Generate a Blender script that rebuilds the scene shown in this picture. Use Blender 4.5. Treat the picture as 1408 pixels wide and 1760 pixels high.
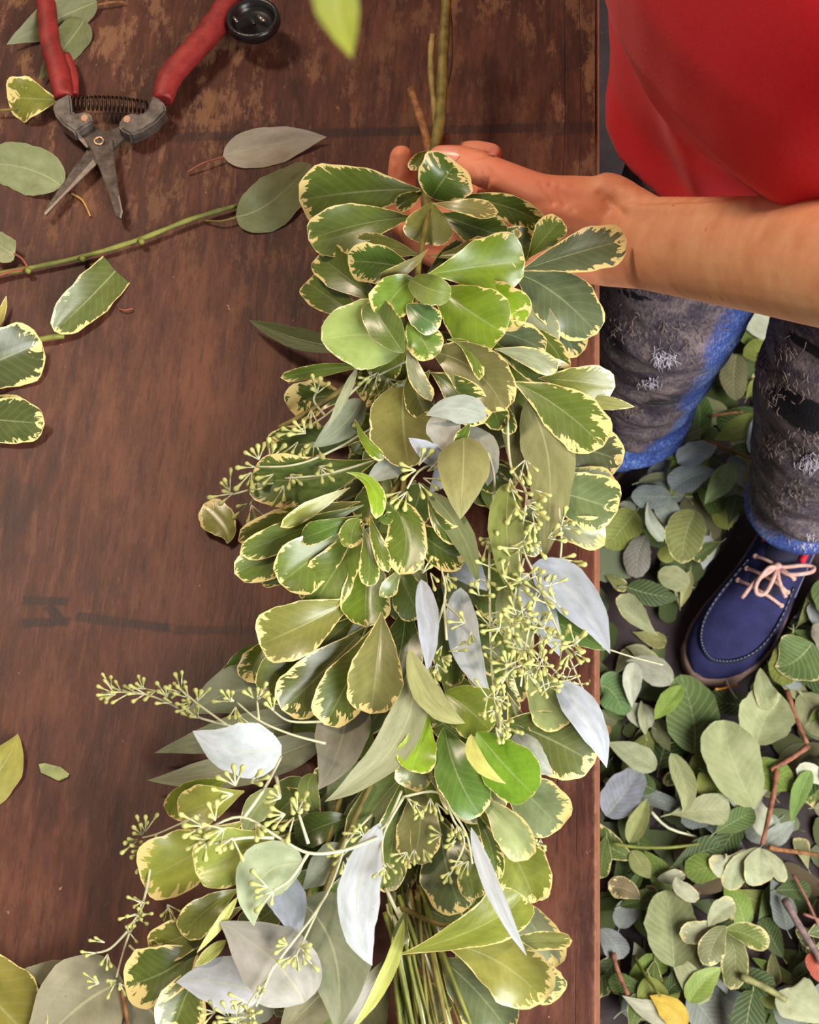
import bpy, bmesh, math, random
from mathutils import Vector, Matrix, noise as mnoise

# ------------------------------------------------------------------ camera
scene = bpy.context.scene
for o in list(bpy.data.objects):
    bpy.data.objects.remove(o)
COL = scene.collection
IW, IH, FPX = 1408.0, 1760.0, 2600.0
TILT = math.radians(25.0)
CAM = Vector((0.0, 0.0, 1.71))
TZ = 0.76                                   # table top height
cam_d = bpy.data.cameras.new('camera')
cam_d.sensor_fit = 'VERTICAL'
cam_d.sensor_height = 36.0
cam_d.sensor_width = 36.0
cam_d.lens = 36.0 * FPX / IH
cam_d.clip_start = 0.02
cam_d.dof.use_dof = True
cam_d.dof.focus_distance = 1.02
cam_d.dof.aperture_fstop = 20.0
cam = bpy.data.objects.new('camera', cam_d)
cam.location = CAM
cam.rotation_euler = (TILT, 0, 0)
COL.objects.link(cam)
scene.camera = cam

# ------------------------------------------------------------------ world, lights, exposure
scene.view_settings.view_transform = 'Standard'
scene.view_settings.look = 'None'
scene.view_settings.gamma = 1.0
scene.view_settings.use_curve_mapping = False
scene.view_settings.exposure = 0.0
world = bpy.data.worlds.new('open_shed_daylight')
scene.world = world
world.use_nodes = True
bg = world.node_tree.nodes['Background']
bg.inputs[0].default_value = (1.0, 0.93, 0.85, 1)
bg.inputs[1].default_value = 0.23

def area_light(name, loc, target, sx, sy, power, col):
    l = bpy.data.lights.new(name, 'AREA')
    l.shape = 'RECTANGLE'; l.size = sx; l.size_y = sy
    l.energy = power; l.color = col
    o = bpy.data.objects.new(name, l)
    o.location = loc
    o.rotation_euler = (Vector(target) - Vector(loc)).to_track_quat('-Z', 'Y').to_euler()
    COL.objects.link(o)
    return o
# daylight from the open side of the shed: it brightens the table edge and the leaves that face that way
area_light('open_side_daylight_offscreen', (1.9, -1.25, 2.45), (0.12, 0.35, 0.6), 2.0, 2.0, 230.0, (1.0, 0.985, 0.96))
# warm lamp beyond the shears: their shadows fall away from it
area_light('ceiling_lamp_offscreen', (-1.05, 1.35, 2.7), (-0.1, 0.6, 0.8), 0.35, 0.35, 34.0, (1.0, 0.80, 0.60))

# ------------------------------------------------------------------ geometry helpers
RIGHT = Vector((1, 0, 0))
UP = Vector((0, math.cos(TILT), math.sin(TILT)))
FWD = Vector((0, math.sin(TILT), -math.cos(TILT)))
def PZ(u, v, z):
    """point at world height z that is seen at photo pixel (u, v)"""
    d = FWD + RIGHT * ((u - IW / 2) / FPX) - UP * ((v - IH / 2) / FPX)
    return CAM + d * ((z - CAM.z) / d.z)
def P(u, v, h):                             # h: centimetres above the table top
    return PZ(u, v, TZ + h / 100.0)
def mpp(p):                                 # metres per photo pixel at a point
    return (p - CAM).dot(FWD) / FPX
def lin(c):
    c = [x / 255.0 for x in c]
    return tuple((x / 12.92 if x <= 0.04045 else ((x + 0.055) / 1.055) ** 2.4) for x in c)

def link(name, me, mat=None, parent=None, loc=None):
    o = bpy.data.objects.new(name, me)
    COL.objects.link(o)
    if mat is not None and me is not None and len(me.materials) == 0:
        me.materials.append(mat)
    if parent is not None:
        o.parent = parent
        if loc is not None:
            o.location = Vector(loc)
    elif loc is not None:
        o.location = loc
    return o
def tag(o, label=None, cat=None, group=None, kind=None):
    if label: o['label'] = label
    if cat: o['category'] = cat
    if group: o['group'] = group
    if kind: o['kind'] = kind
    return o
def empty(name, loc):
    o = bpy.data.objects.new(name, None)
    o.empty_display_size = 0.03
    COL.objects.link(o)
    o.location = loc
    return o
def mesh_from(name, vs, fs, smooth=True):
    me = bpy.data.meshes.new(name)
    me.from_pydata([tuple(v) for v in vs], [], fs)
    me.update()
    if smooth:
        me.polygons.foreach_set('use_smooth', [True] * len(me.polygons))
    return me
def mesh_bm(name, bm, smooth=True):
    me = bpy.data.meshes.new(name)
    bmesh.ops.recalc_face_normals(bm, faces=bm.faces)
    bm.to_mesh(me); bm.free()
    if smooth:
        me.polygons.foreach_set('use_smooth', [True] * len(me.polygons))
    return me
class MB:
    """collects vertices and faces of one part"""
    def __init__(s): s.v = []; s.f = []
    def add(s, vs, fs):
        n = len(s.v); s.v += [Vector(v) for v in vs]; s.f += [[i + n for i in f] for f in fs]
    def tube(s, pts, radii, n=6, caps=True):
        pts = [Vector(p) for p in pts]
        if not hasattr(radii, '__len__'): radii = [radii] * len(pts)
        a = None; vs = []; fs = []
        for i, p in enumerate(pts):
            t = (pts[min(i + 1, len(pts) - 1)] - pts[max(i - 1, 0)])
            t = t.normalized() if t.length > 1e-9 else Vector((0, 0, 1))
            if a is None:
                a = t.orthogonal().normalized()
            else:
                a = (a - t * a.dot(t))
                a = a.normalized() if a.length > 1e-6 else t.orthogonal().normalized()
            b = t.cross(a)
            for k in range(n):
                w = 2 * math.pi * k / n
                vs.append(p + (a * math.cos(w) + b * math.sin(w)) * radii[i])
        for i in range(len(pts) - 1):
            for k in range(n):
                k2 = (k + 1) % n
                fs.append([i * n + k, i * n + k2, (i + 1) * n + k2, (i + 1) * n + k])
        if caps:
            fs.append(list(range(n))[::-1]); fs.append([(len(pts) - 1) * n + k for k in range(n)])
        s.add(vs, fs)
    def loft(s, secs, n=20, caps=True):
        """secs: (centre, axis_a, ra, axis_b, rb)"""
        vs = []; fs = []
        for (c, A, ra, B, rb) in secs:
            for k in range(n):
                w = 2 * math.pi * k / n
                vs.append(Vector(c) + Vector(A) * (ra * math.cos(w)) + Vector(B) * (rb * math.sin(w)))
        for i in range(len(secs) - 1):
            for k in range(n):
                k2 = (k + 1) % n
                fs.append([i * n + k, i * n + k2, (i + 1) * n + k2, (i + 1) * n + k])
        if caps:
            fs.append(list(range(n))[::-1]); fs.append([(len(secs) - 1) * n + k for k in range(n)])
        s.add(vs, fs)
    def ball(s, c, r, seg=10, rings=7, axes=None):
        c = Vector(c); vs = []; fs = []
        A, B, C3 = axes if axes else (Vector((1, 0, 0)), Vector((0, 1, 0)), Vector((0, 0, 1)))
        if not hasattr(r, '__len__'): r = (r, r, r)
        vs.append(c + C3 * r[2])
        for i in range(1, rings):
            ph = math.pi * i / rings
            for k in range(seg):
                w = 2 * math.pi * k / seg
                vs.append(c + A * (r[0] * math.sin(ph) * math.cos(w)) + B * (r[1] * math.sin(ph) * math.sin(w)) + C3 * (r[2] * math.cos(ph)))
        vs.append(c - C3 * r[2])
        for k in range(seg):
            fs.append([0, 1 + k, 1 + (k + 1) % seg])
        for i in range(rings - 2):
            for k in range(seg):
                a = 1 + i * seg + k; b = 1 + i * seg + (k + 1) % seg
                fs.append([a, a + seg, b + seg, b])
        l = len(vs) - 1; q = 1 + (rings - 2) * seg
        for k in range(seg):
            fs.append([l, q + (k + 1) % seg, q + k])
        s.add(vs, fs)
    def capsules(s, pts, radii, n=12, flat=1.0, flat_dir=None):
        """a limb chain of overlapping balls and cones"""
        for i, p in enumerate(pts):
            s.ball(p, radii[i], 12, 8)
        s.tube(pts, radii, n)
    def prism(s, top, down):
        n = len(top); top = [Vector(p) for p in top]
        s.add(top + [p - Vector(down) for p in top],
              [list(range(n)), [n + k for k in range(n)][::-1]] + [[k, n + k, n + (k + 1) % n, (k + 1) % n] for k in range(n)])
    def box(s, c, sx, sy, sz, ax=None):
        ax = ax or (Vector((1, 0, 0)), Vector((0, 1, 0)), Vector((0, 0, 1)))
        c = Vector(c)
        vs = [c + ax[0] * (sx / 2 * i) + ax[1] * (sy / 2 * j) + ax[2] * (sz / 2 * k) for i in (-1, 1) for j in (-1, 1) for k in (-1, 1)]
        s.add(vs, [[0, 1, 3, 2], [4, 6, 7, 5], [0, 4, 5, 1], [2, 3, 7, 6], [0, 2, 6, 4], [1, 5, 7, 3]])
    def build(s, name, mat, parent=None, origin=None, smooth=True, bevel=0.0):
        """origin: world position of the parent; vertices are given in world space"""
        org = Vector(origin) if origin is not None else Vector((0, 0, 0))
        me = mesh_from(name, [v - org for v in s.v], s.f, smooth)
        bm = bmesh.new(); bm.from_mesh(me)
        if bevel:
            ed = [e for e in bm.edges if e.is_manifold and e.calc_face_angle(0) > 0.6]
            bmesh.ops.bevel(bm, geom=ed, offset=bevel, segments=2, affect='EDGES', clamp_overlap=True)
        bmesh.ops.recalc_face_normals(bm, faces=bm.faces)
        bm.to_mesh(me); bm.free()
        if smooth: me.polygons.foreach_set('use_smooth', [True] * len(me.polygons))
        me.materials.append(mat)
        o = bpy.data.objects.new(name, me); COL.objects.link(o)
        if parent is not None: o.parent = parent
        elif origin is not None: o.location = org
        return o
def smooth_path(pts, n=6):
    pts = [Vector(p) for p in pts]; out = []
    for i in range(len(pts) - 1):
        p0 = pts[max(i - 1, 0)]; p1 = pts[i]; p2 = pts[i + 1]; p3 = pts[min(i + 2, len(pts) - 1)]
        for k in range(n):
            t = k / n
            out.append(0.5 * ((2 * p1) + (p2 - p0) * t + (2 * p0 - 5 * p1 + 4 * p2 - p3) * t * t + (3 * p1 - p0 - 3 * p2 + p3) * t ** 3))
    out.append(pts[-1]); return out

# ------------------------------------------------------------------ material helpers
class NT:
    def __init__(s, name, rough=0.6, spec=0.4):
        s.m = bpy.data.materials.new(name); s.m.use_nodes = True
        s.t = s.m.node_tree; s.bsdf = s.t.nodes['Principled BSDF']
        s.bsdf.inputs['Roughness'].default_value = rough
        s.bsdf.inputs['Specular IOR Level'].default_value = spec
    def n(s, typ, **kw):
        nd = s.t.nodes.new(typ)
        for k, v in kw.items(): setattr(nd, k, v)
        return nd
    def put(s, sock, val):
        if isinstance(val, bpy.types.NodeSocket): s.t.links.new(val, sock)
        else: sock.default_value = val
    def math(s, op, a, b=0.0, c=None, clamp=False):
        nd = s.n('ShaderNodeMath', operation=op, use_clamp=clamp)
        s.put(nd.inputs[0], a); s.put(nd.inputs[1], b)
        if c is not None: s.put(nd.inputs[2], c)
        return nd.outputs[0]
    def noise(s, vec, scale, detail=3.0, rough=0.55):
        nd = s.n('ShaderNodeTexNoise'); s.put(nd.inputs['Vector'], vec)
        nd.inputs['Scale'].default_value = scale; nd.inputs['Detail'].default_value = detail
        nd.inputs['Roughness'].default_value = rough
        return nd.outputs['Fac']
    def mix(s, f, a, b, mode='MIX'):
        nd = s.n('ShaderNodeMix', data_type='RGBA', blend_type=mode)
        s.put(nd.inputs[0], f); s.put(nd.inputs[6], a); s.put(nd.inputs[7], b)
        return nd.outputs[2]
    def ramp(s, f, stops):
        nd = s.n('ShaderNodeValToRGB'); s.put(nd.inputs[0], f)
        el = nd.color_ramp.elements
        while len(el) < len(stops): el.new(0.5)
        for e, (p, c) in zip(el, stops): e.position = p; e.color = (*c, 1)
        return nd.outputs[0]
    def step(s, x, lo, hi):
        nd = s.n('ShaderNodeMapRange', interpolation_type='SMOOTHSTEP')
        s.put(nd.inputs[0], x); s.put(nd.inputs[1], lo); s.put(nd.inputs[2], hi)
        return nd.outputs[0]
    def mapping(s, vec, scale=(1, 1, 1), loc=(0, 0, 0)):
        nd = s.n('ShaderNodeMapping'); s.put(nd.inputs[0], vec)
        nd.inputs['Scale'].default_value = scale; s.put(nd.inputs['Location'], loc)
        return nd.outputs[0]
    def xyz(s, vec):
        nd = s.n('ShaderNodeSeparateXYZ'); s.put(nd.inputs[0], vec); return nd.outputs
    def comb(s, x, y, z):
        nd = s.n('ShaderNodeCombineXYZ'); s.put(nd.inputs[0], x); s.put(nd.inputs[1], y); s.put(nd.inputs[2], z); return nd.outputs[0]
    def objco(s): return s.n('ShaderNodeTexCoord').outputs['Object']
    def bump(s, h, strength, dist):
        nd = s.n('ShaderNodeBump'); s.put(nd.inputs['Height'], h)
        nd.inputs['Strength'].default_value = strength; nd.inputs['Distance'].default_value = dist
        s.t.links.new(nd.outputs[0], s.bsdf.inputs['Normal'])
    def col(s, c): s.put(s.bsdf.inputs['Base Color'], c)
def c4(*c): return (*lin(c), 1.0)
def plain(name, c, rough=0.6, spec=0.4, metal=0.0, var=0.12, scale=120.0, bump=0.0):
    N = NT(name, rough, spec)
    f = N.noise(N.objco(), scale, 4)
    base = lin(c)
    N.col(N.ramp(f, [(0.3, tuple(x * (1 - var * 2) for x in base)), (0.7, tuple(min(1, x * (1 + var * 2)) for x in base))]))
    N.bsdf.inputs['Metallic'].default_value = metal
    if bump: N.bump(f, bump, 0.001)
    return N.m

# ---- leaf material: colour comes from obj.color, width of the cream margin from its alpha
def leaf_material(name, rough, cream, trans=0.12, spec=0.5, veins=0.06):
    N = NT(name, rough, spec)
    oi = N.n('ShaderNodeObjectInfo')
    at = N.n('ShaderNodeAttribute', attribute_name='edge').outputs['Fac']
    uv = N.n('ShaderNodeUVMap').outputs[0]
    X = N.xyz(uv); u = X[0]; v = X[1]
    au = N.math('ABSOLUTE', u)
    rnd = N.math('MULTIPLY', oi.outputs['Random'], 37.0)
    # streaks that run in along the side veins
    sv = N.comb(N.math('MULTIPLY', N.math('SUBTRACT', v, N.math('MULTIPLY', au, 0.22)), 15.0),
                N.math('ADD', N.math('MULTIPLY', u, 1.3), rnd), rnd)
    st = N.noise(sv, 1.0, 3.0, 0.7)
    big = N.noise(N.comb(N.math('MULTIPLY', u, 1.2), N.math('MULTIPLY', v, 2.5), rnd), 1.6, 1.0)
    reach = N.math('MULTIPLY', oi.outputs['Alpha'],
                   N.math('MULTIPLY', N.math('ADD', N.math('MULTIPLY', N.math('POWER', v, 2.6), 0.66), 0.04),
                          N.math('MULTIPLY', N.step(big, 0.28, 0.62), 1.5)))
    jag = N.math('MULTIPLY', reach, N.math('ADD', N.math('MULTIPLY', N.step(st, 0.40, 0.70), 1.35), 0.12))
    thin = N.math('MULTIPLY', oi.outputs['Alpha'], 0.028)
    m = N.step(N.math('SUBTRACT', N.math('ADD', jag, thin), at), -0.012, 0.012)
    pn = N.noise(N.comb(N.math('MULTIPLY', u, 1.5), N.math('MULTIPLY', v, 3.0), rnd), 1.3, 4.0)
    g1 = N.mix(1.0, oi.outputs['Color'], N.ramp(pn, [(0.25, (0.72, 0.75, 0.66)), (0.75, (1.22, 1.2, 1.25))]), 'MULTIPLY')
    rib = N.math('SUBTRACT', 1.0, N.step(au, 0.012, 0.05))
    rib = N.math('MULTIPLY', rib, N.math('SUBTRACT', 0.55, N.math('MULTIPLY', v, 0.45)))
    side = N.n('ShaderNodeTexWave', wave_type='BANDS')
    N.put(side.inputs['Vector'], N.comb(N.math('SUBTRACT', v, N.math('MULTIPLY', au, 0.25)), 0.0, 0.0))
    side.inputs['Scale'].default_value = 3.2; side.inputs['Distortion'].default_value = 0.6
    sw = N.math('MULTIPLY', N.math('POWER', side.outputs['Fac'], 8.0), veins)
    g2 = N.mix(N.math('ADD', rib, sw, clamp=True), g1, (0.50, 0.52, 0.27, 1))
    sp = N.noise(N.comb(N.math('MULTIPLY', u, 6.0), N.math('MULTIPLY', v, 14.0), rnd), 2.4, 1.0)
    g3 = N.mix(N.math('MULTIPLY', N.step(sp, 0.74, 0.78), 0.5), g2, (0.06, 0.05, 0.02, 1))
    N.col(N.mix(m, g3, cream))
    N.bump(N.math('ADD', pn, N.math('MULTIPLY', N.math('ADD', rib, sw), 0.6)), 0.12, 0.002)
    tr = N.n('ShaderNodeBsdfTranslucent'); N.put(tr.inputs[0], N.mix(m, g3, cream))
    mx = N.n('ShaderNodeMixShader'); mx.inputs[0].default_value = trans
    N.t.links.new(N.bsdf.outputs[0], mx.inputs[1]); N.t.links.new(tr.outputs[0], mx.inputs[2])
    N.t.links.new(mx.outputs[0], N.t.nodes['Material Output'].inputs[0])
    return N.m
M_PIT = leaf_material('variegated_leaf', 0.34, c4(236, 214, 142), 0.14, 0.5)
M_PIT.node_tree.nodes['Principled BSDF'].inputs['Coat Weight'].default_value = 0.18
M_PIT.node_tree.nodes['Principled BSDF'].inputs['Coat Roughness'].default_value = 0.2
M_EUC = leaf_material('eucalyptus_leaf', 0.5, c4(226, 212, 160), 0.10, 0.35, 0.04)
M_DRY = leaf_material('fallen_leaf', 0.55, c4(214, 200, 140), 0.08, 0.35, 0.22)

M_STEM = plain('green_stem', (118, 122, 52), 0.55, var=0.2, scale=60)
M_STEMPALE = plain('pale_sprig_stem', (200, 200, 164), 0.6, var=0.12, scale=80)
M_BUD = plain('seed_bud', (182, 184, 112), 0.55, var=0.16, scale=150)
M_BROWN = plain('brown_twig_bark', (140, 96, 58), 0.75, var=0.3, scale=140, bump=0.4)
M_REDTWIG = plain('reddish_petiole', (138, 76, 54), 0.6, var=0.15)

# ------------------------------------------------------------------ the setting: floor, table
ex, ey = P(1031, 0, 0), P(1033, 1760, 0)
EDIR = (ex - ey); EDIR.z = 0; EDIR.normalize()          # runs along the table edge, away from the camera
ESIDE = Vector((EDIR.y, -EDIR.x, 0))                    # points out over the floor
TORG = Vector((ey.x, ey.y, TZ)) - EDIR * 0.25           # near corner of the top on the person's side
TLEN, TWID, TTH = 1.75, 0.95, 0.04
TROT = math.atan2(EDIR.y, EDIR.x) - math.pi / 2
def tloc(u, v):                                         # table coordinates (x away from the edge is negative, y along it)
    p = P(u, v, 0) - TORG
    return (p.dot(ESIDE), p.dot(EDIR))

def floor_material():
    N = NT('dark_concrete', 0.62, 0.4)
    o = N.objco()
    a = N.noise(o, 6.0, 6, 0.62); b = N.noise(o, 90.0, 4)
    c = N.ramp(a, [(0.3, lin((48, 40, 42))), (0.55, lin((66, 54, 55))), (0.75, lin((84, 70, 68)))])
    N.col(N.mix(N.math('MULTIPLY', N.step(b, 0.62, 0.7), 0.25), c, c4(120, 104, 98)))
    N.bump(b, 0.3, 0.002)
    return N.m
def table_material():
    N = NT('worn_stained_wood', 0.5, 0.3)
    o = N.objco(); X = N.xyz(o)
    g = N.noise(N.mapping(o, (1.0, 0.14, 1.0)), 150.0, 7, 0.7)         # fine grain
    g2 = N.noise(N.mapping(o, (1.0, 0.30, 1.0)), 30.0, 8, 0.72)
    bl = N.noise(o, 5.5, 5, 0.6)
    wo = N.noise(N.mapping(o, (1.0, 0.32, 1.0)), 62.0, 8, 0.75)          # chipped varnish
    wz = N.noise(o, 3.2, 3, 0.5)
    spk = N.noise(N.mapping(o, (1.0, 0.6, 1.0)), 210.0, 3)
    base = N.ramp(N.math('ADD', N.math('MULTIPLY', g2, 0.6), N.math('MULTIPLY', bl, 0.4)),
                  [(0.36, lin((50, 27, 21))), (0.49, lin((76, 42, 32))), (0.62, lin((104, 62, 45)))])
    base = N.mix(N.math('MULTIPLY', N.step(g, 0.50, 0.66), 0.45), base, c4(112, 70, 52))
    base = N.mix(N.math('MULTIPLY', N.step(g, 0.48, 0.34), 0.6), base, c4(46, 26, 22))
    # worn, greyer area in the far half
    far = N.step(X[1], tloc(700, 640)[1], tloc(700, 100)[1])
    worn = N.math('MULTIPLY', N.step(wo, 0.51, 0.60), N.math('ADD', N.math('MULTIPLY', far, 0.60), 0.16))
    worn = N.math('MULTIPLY', worn, N.step(wz, 0.36, 0.56))
    base = N.mix(worn, base, c4(138, 100, 72))
    dk = N.noise(N.mapping(o, (1.0, 0.45, 1.0)), 9.0, 4)
    base = N.mix(N.math('MULTIPLY', N.step(dk, 0.58, 0.72), 0.55), base, c4(58, 34, 31))
    base = N.mix(N.math('MULTIPLY', N.step(spk, 0.73, 0.77), 0.6), base, c4(186, 140, 112))
    # straight dark marks drawn on the wood: (pixel rectangle by two ends and half thickness)
    edge = N.math('MULTIPLY', N.math('SUBTRACT', N.noise(o, 160.0, 3), 0.5), 0.010)
    mk = None
    for (u0, v0, u1, v1, th, k) in ((300, 236, 1035, 216, 11, 0.62), (40, 1032, 116, 1034, 8, 0.85), (36, 1071, 120, 1068, 8, 0.85),
                                    (82, 1040, 104, 1066, 9, 0.85), (130, 1059, 205, 1069, 9, 0.85), (205, 1069, 295, 1080, 8, 0.8),
                                    (300, 1083, 470, 1084, 8, 0.55), (930, 226, 1035, 216, 14, 0.55), (0, 860, 60, 880, 45, 0.5)):
        a = Vector(tloc(u0, v0)); b = Vector(tloc(u1, v1)); d = b - a; L = d.length; d.normalize()
        q = Vector((-d.y, d.x)); hw = th * 0.00042
        x = N.math('SUBTRACT', X[0], a.x); y = N.math('SUBTRACT', X[1], a.y)
        s = N.math('ADD', N.math('MULTIPLY', x, d.x), N.math('MULTIPLY', y, d.y))
        t = N.math('ADD', N.math('MULTIPLY', x, q.x), N.math('MULTIPLY', y, q.y))
        t = N.math('SUBTRACT', hw, N.math('ABSOLUTE', N.math('ADD', t, N.math('MULTIPLY', edge, 0.25))))
        s2 = N.math('SUBTRACT', L / 2, N.math('ABSOLUTE', N.math('SUBTRACT', N.math('ADD', s, edge), L / 2)))
        f = N.math('MULTIPLY', N.math('MULTIPLY', N.step(t, -0.0012, 0.0016), N.step(s2, -0.002, 0.002)), k)
        mk = f if mk is None else N.math('MAXIMUM', mk, f)
    mk = N.math('MULTIPLY', mk, N.math('ADD', 0.55, N.math('MULTIPLY', N.step(g2, 0.3, 0.6), 0.45)))
    base = N.mix(mk, base, c4(36, 27, 29))
    # cracks along the grain near the edge
    ck = None
    for (u, wv) in ((956, 0.0007), (990, 0.0005)):
        x0 = tloc(u, 1500 if u > 600 else 980)[0]
        wob = N.math('MULTIPLY', N.math('SUBTRACT', N.noise(N.mapping(o, (0.0, 1.0, 0.0)), 9.0, 3), 0.5), 0.006)
        c = N.math('SUBTRACT', 1.0, N.step(N.math('ABSOLUTE', N.math('ADD', N.math('SUBTRACT', X[0], x0), wob)), 0.0, wv))
        ck = c if ck is None else N.math('MAXIMUM', ck, c)
    ck = N.math('MULTIPLY', ck, N.step(N.noise(N.mapping(o, (3.0, 1.0, 1.0)), 7.0, 2), 0.42, 0.56))
    base = N.mix(N.math('MULTIPLY', ck, 0.8), base, c4(40, 22, 20))
    # bare wood where the edge is rubbed
    rub = N.math('MULTIPLY', N.step(N.math('ADD', X[0], N.math('MULTIPLY', edge, 0.5)), -0.006, -0.001), 0.55)
    base = N.mix(rub, base, c4(176, 124, 96))
    N.col(base)
    r = N.math('ADD', 0.38, N.math('MULTIPLY', N.math('ADD', worn, N.math('MULTIPLY', bl, 0.3)), 0.55))
    N.put(N.bsdf.inputs['Roughness'], r)
    h = N.math('ADD', N.math('MULTIPLY', g, 0.55), N.math('ADD', N.math('MULTIPLY', wo, 0.5), N.math('MULTIPLY', ck, -1.5)))
    N.bump(h, 0.42, 0.0022)
    return N.m
M_FLOOR = floor_material()
M_TABLE = table_material()
M_TLEG = plain('dark_table_leg_wood', (78, 46, 36), 0.6, var=0.2, scale=40)

bm = bmesh.new()
for i in range(2):
    pass
vs = [bm.verts.new(c) for c in ((-3, -3, 0), (3, -3, 0), (3, 3.5, 0), (-3, 3.5, 0))]
bm.faces.new(vs)
fl = link('floor', mesh_bm('floor', bm, False), M_FLOOR)
tag(fl, 'dark stained concrete floor under the leaf litter', kind='structure')

table = empty('work_table', (TORG.x, TORG.y, 0))
table.rotation_euler.z = TROT
tag(table, 'worn reddish brown wooden work table with dark straight marks', 'table')
def tpart(name, c, s, mat, bev):
    bm = bmesh.new(); bmesh.ops.create_cube(bm, size=1.0)
    for v in bm.verts: v.co = Vector((c[0] + v.co.x * s[0], c[1] + v.co.y * s[1], v.co.z * s[2]))
    bmesh.ops.bevel(bm, geom=list(bm.edges), offset=bev, segments=3, affect='EDGES')
    o = link(name, mesh_bm(name, bm, False), mat, table)
    o.location = (0, 0, c[2])
    return o
tpart('table_top', (-TWID / 2, TLEN / 2, TZ - TTH / 2), (TWID, TLEN, TTH), M_TABLE, 0.004)
for x in (-0.09, -TWID + 0.07):
    for y in (0.08, TLEN - 0.08):
        tpart('leg', (x, y, (TZ - TTH) / 2), (0.065, 0.065, TZ - TTH), M_TLEG, 0.004)
tpart('apron', (-0.09, TLEN / 2, TZ - TTH - 0.045), (0.025, TLEN - 0.2, 0.09), M_TLEG, 0.003)
tpart('apron', (-TWID + 0.07, TLEN / 2, TZ - TTH - 0.045), (0.025, TLEN - 0.2, 0.09), M_TLEG, 0.003)
for y in (0.08, TLEN - 0.08):
    tpart('apron', (-TWID / 2, y, TZ - TTH - 0.045), (TWID - 0.2, 0.025, 0.09), M_TLEG, 0.003)

# ------------------------------------------------------------------ leaves
def prof(kind, t):
    t = min(max(t, 0.0), 1.0)
    def nb(a, b):
        k = a / (a + b)
        return (t ** a) * ((1 - t) ** b) / ((k ** a) * ((1 - k) ** b))
    if kind == 'p': return 0.035 * (1 - t) + nb(1.25, 0.44)
    if kind == 'o': return 0.035 * (1 - t) + nb(0.85, 0.46)
    if kind == 'e': return 0.02 * (1 - t) + nb(0.62, 1.02)
    if kind == 'r': return 0.02 * (1 - t) + nb(0.55, 0.55)
    if kind == 'l': return 0.03 * (1 - t) + nb(0.8, 0.98)
    if kind == 'c': return (0.62 + 0.62 * t) * ((1 - t) ** 0.45) / 0.92
    return nb(0.6, 0.6)

def leaf_mesh(name, kind, b, m, t, half, up, roll=0.0, cup=0.1, wave=0.0, seed=0, nv=13, nu=8, petiole=None):
    """a leaf blade along the curve b-m-t (all relative to b); up: the side that faces the viewer"""
    rg = random.Random(seed)
    ctrl = 2 * m - (b + t) * 0.5
    vs = []; fs = []; uvs = []; ed = []
    ph = rg.uniform(0, 6.28); ph2 = rg.uniform(0, 6.28); kk = rg.uniform(6, 11)
    L = (t - b).length
    asy = rg.uniform(-0.06, 0.06); tws = rg.uniform(-0.45, 0.45); k3 = rg.uniform(13, 20)
    for i in range(nv + 1):
        s = i / nv
        s = 0.55 * s + 0.45 * (1 - math.cos(math.pi * s)) / 2
        c = b * (1 - s) ** 2 + ctrl * (2 * s * (1 - s)) + t * s * s
        T = ((ctrl - b) * (1 - s) + (t - ctrl) * s)
        T.normalize()
        Lt = T.cross(up).normalized()
        Nn = Lt.cross(T).normalized()
        rl = roll * (0.5 + 0.5 * s) + tws * (s - 0.5)
        A = Lt * math.cos(rl) + Nn * math.sin(rl)
        B = Nn * math.cos(rl) - Lt * math.sin(rl)
        w0 = prof(kind, s)
        for j in range(nu + 1):
            u = -1 + 2 * j / nu
            w = w0 * (1 + asy * (1 if u > 0 else -1))
            if wave: w *= 1 + (0.055 * math.sin(kk * s * 1.7 + ph2 + (2 if u > 0 else 0)) + 0.03 * math.sin(k3 * s * 1.9 + ph + (1.3 if u > 0 else 0))) * (s ** 0.5)
            au = abs(u)
            z = cup * half * w * (au ** 1.6) * 2 - 0.06 * half * w * math.exp(-(u * 5) ** 2)
            z += wave * half * (au ** 2) * w0 * math.sin(kk * s + ph + (2.2 if u > 0 else 0))
            vs.append(c + A * (u * half * w) + B * z)
            uvs.append((u, s))
            d = min((1 - au) * w0, (1 - s) * L / max(half, 1e-6) * 0.9)
            ed.append(d)
    for i in range(nv):
        for j in range(nu):
            a = i * (nu + 1) + j
            fs.append([a, a + 1, a + nu + 2, a + nu + 1])
    if petiole:
        mb = MB(); mb.tube(petiole[0], petiole[1], 5)
        n = len(vs); vs += mb.v; fs += [[k + n for k in f] for f in mb.f]
        uvs += [(0.0, 0.0)] * len(mb.v); ed += [1.0] * len(mb.v)
    me = mesh_from(name, vs, fs)
    ul = me.uv_layers.new(name='UVMap')
    idx = [0] * len(me.loops); me.loops.foreach_get('vertex_index', idx)
    flat = []
    for k in idx: flat += uvs[k]
    ul.data.foreach_set('uv', flat)
    at = me.attributes.new('edge', 'FLOAT', 'POINT')
    at.data.foreach_set('value', ed)
    return me

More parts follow.
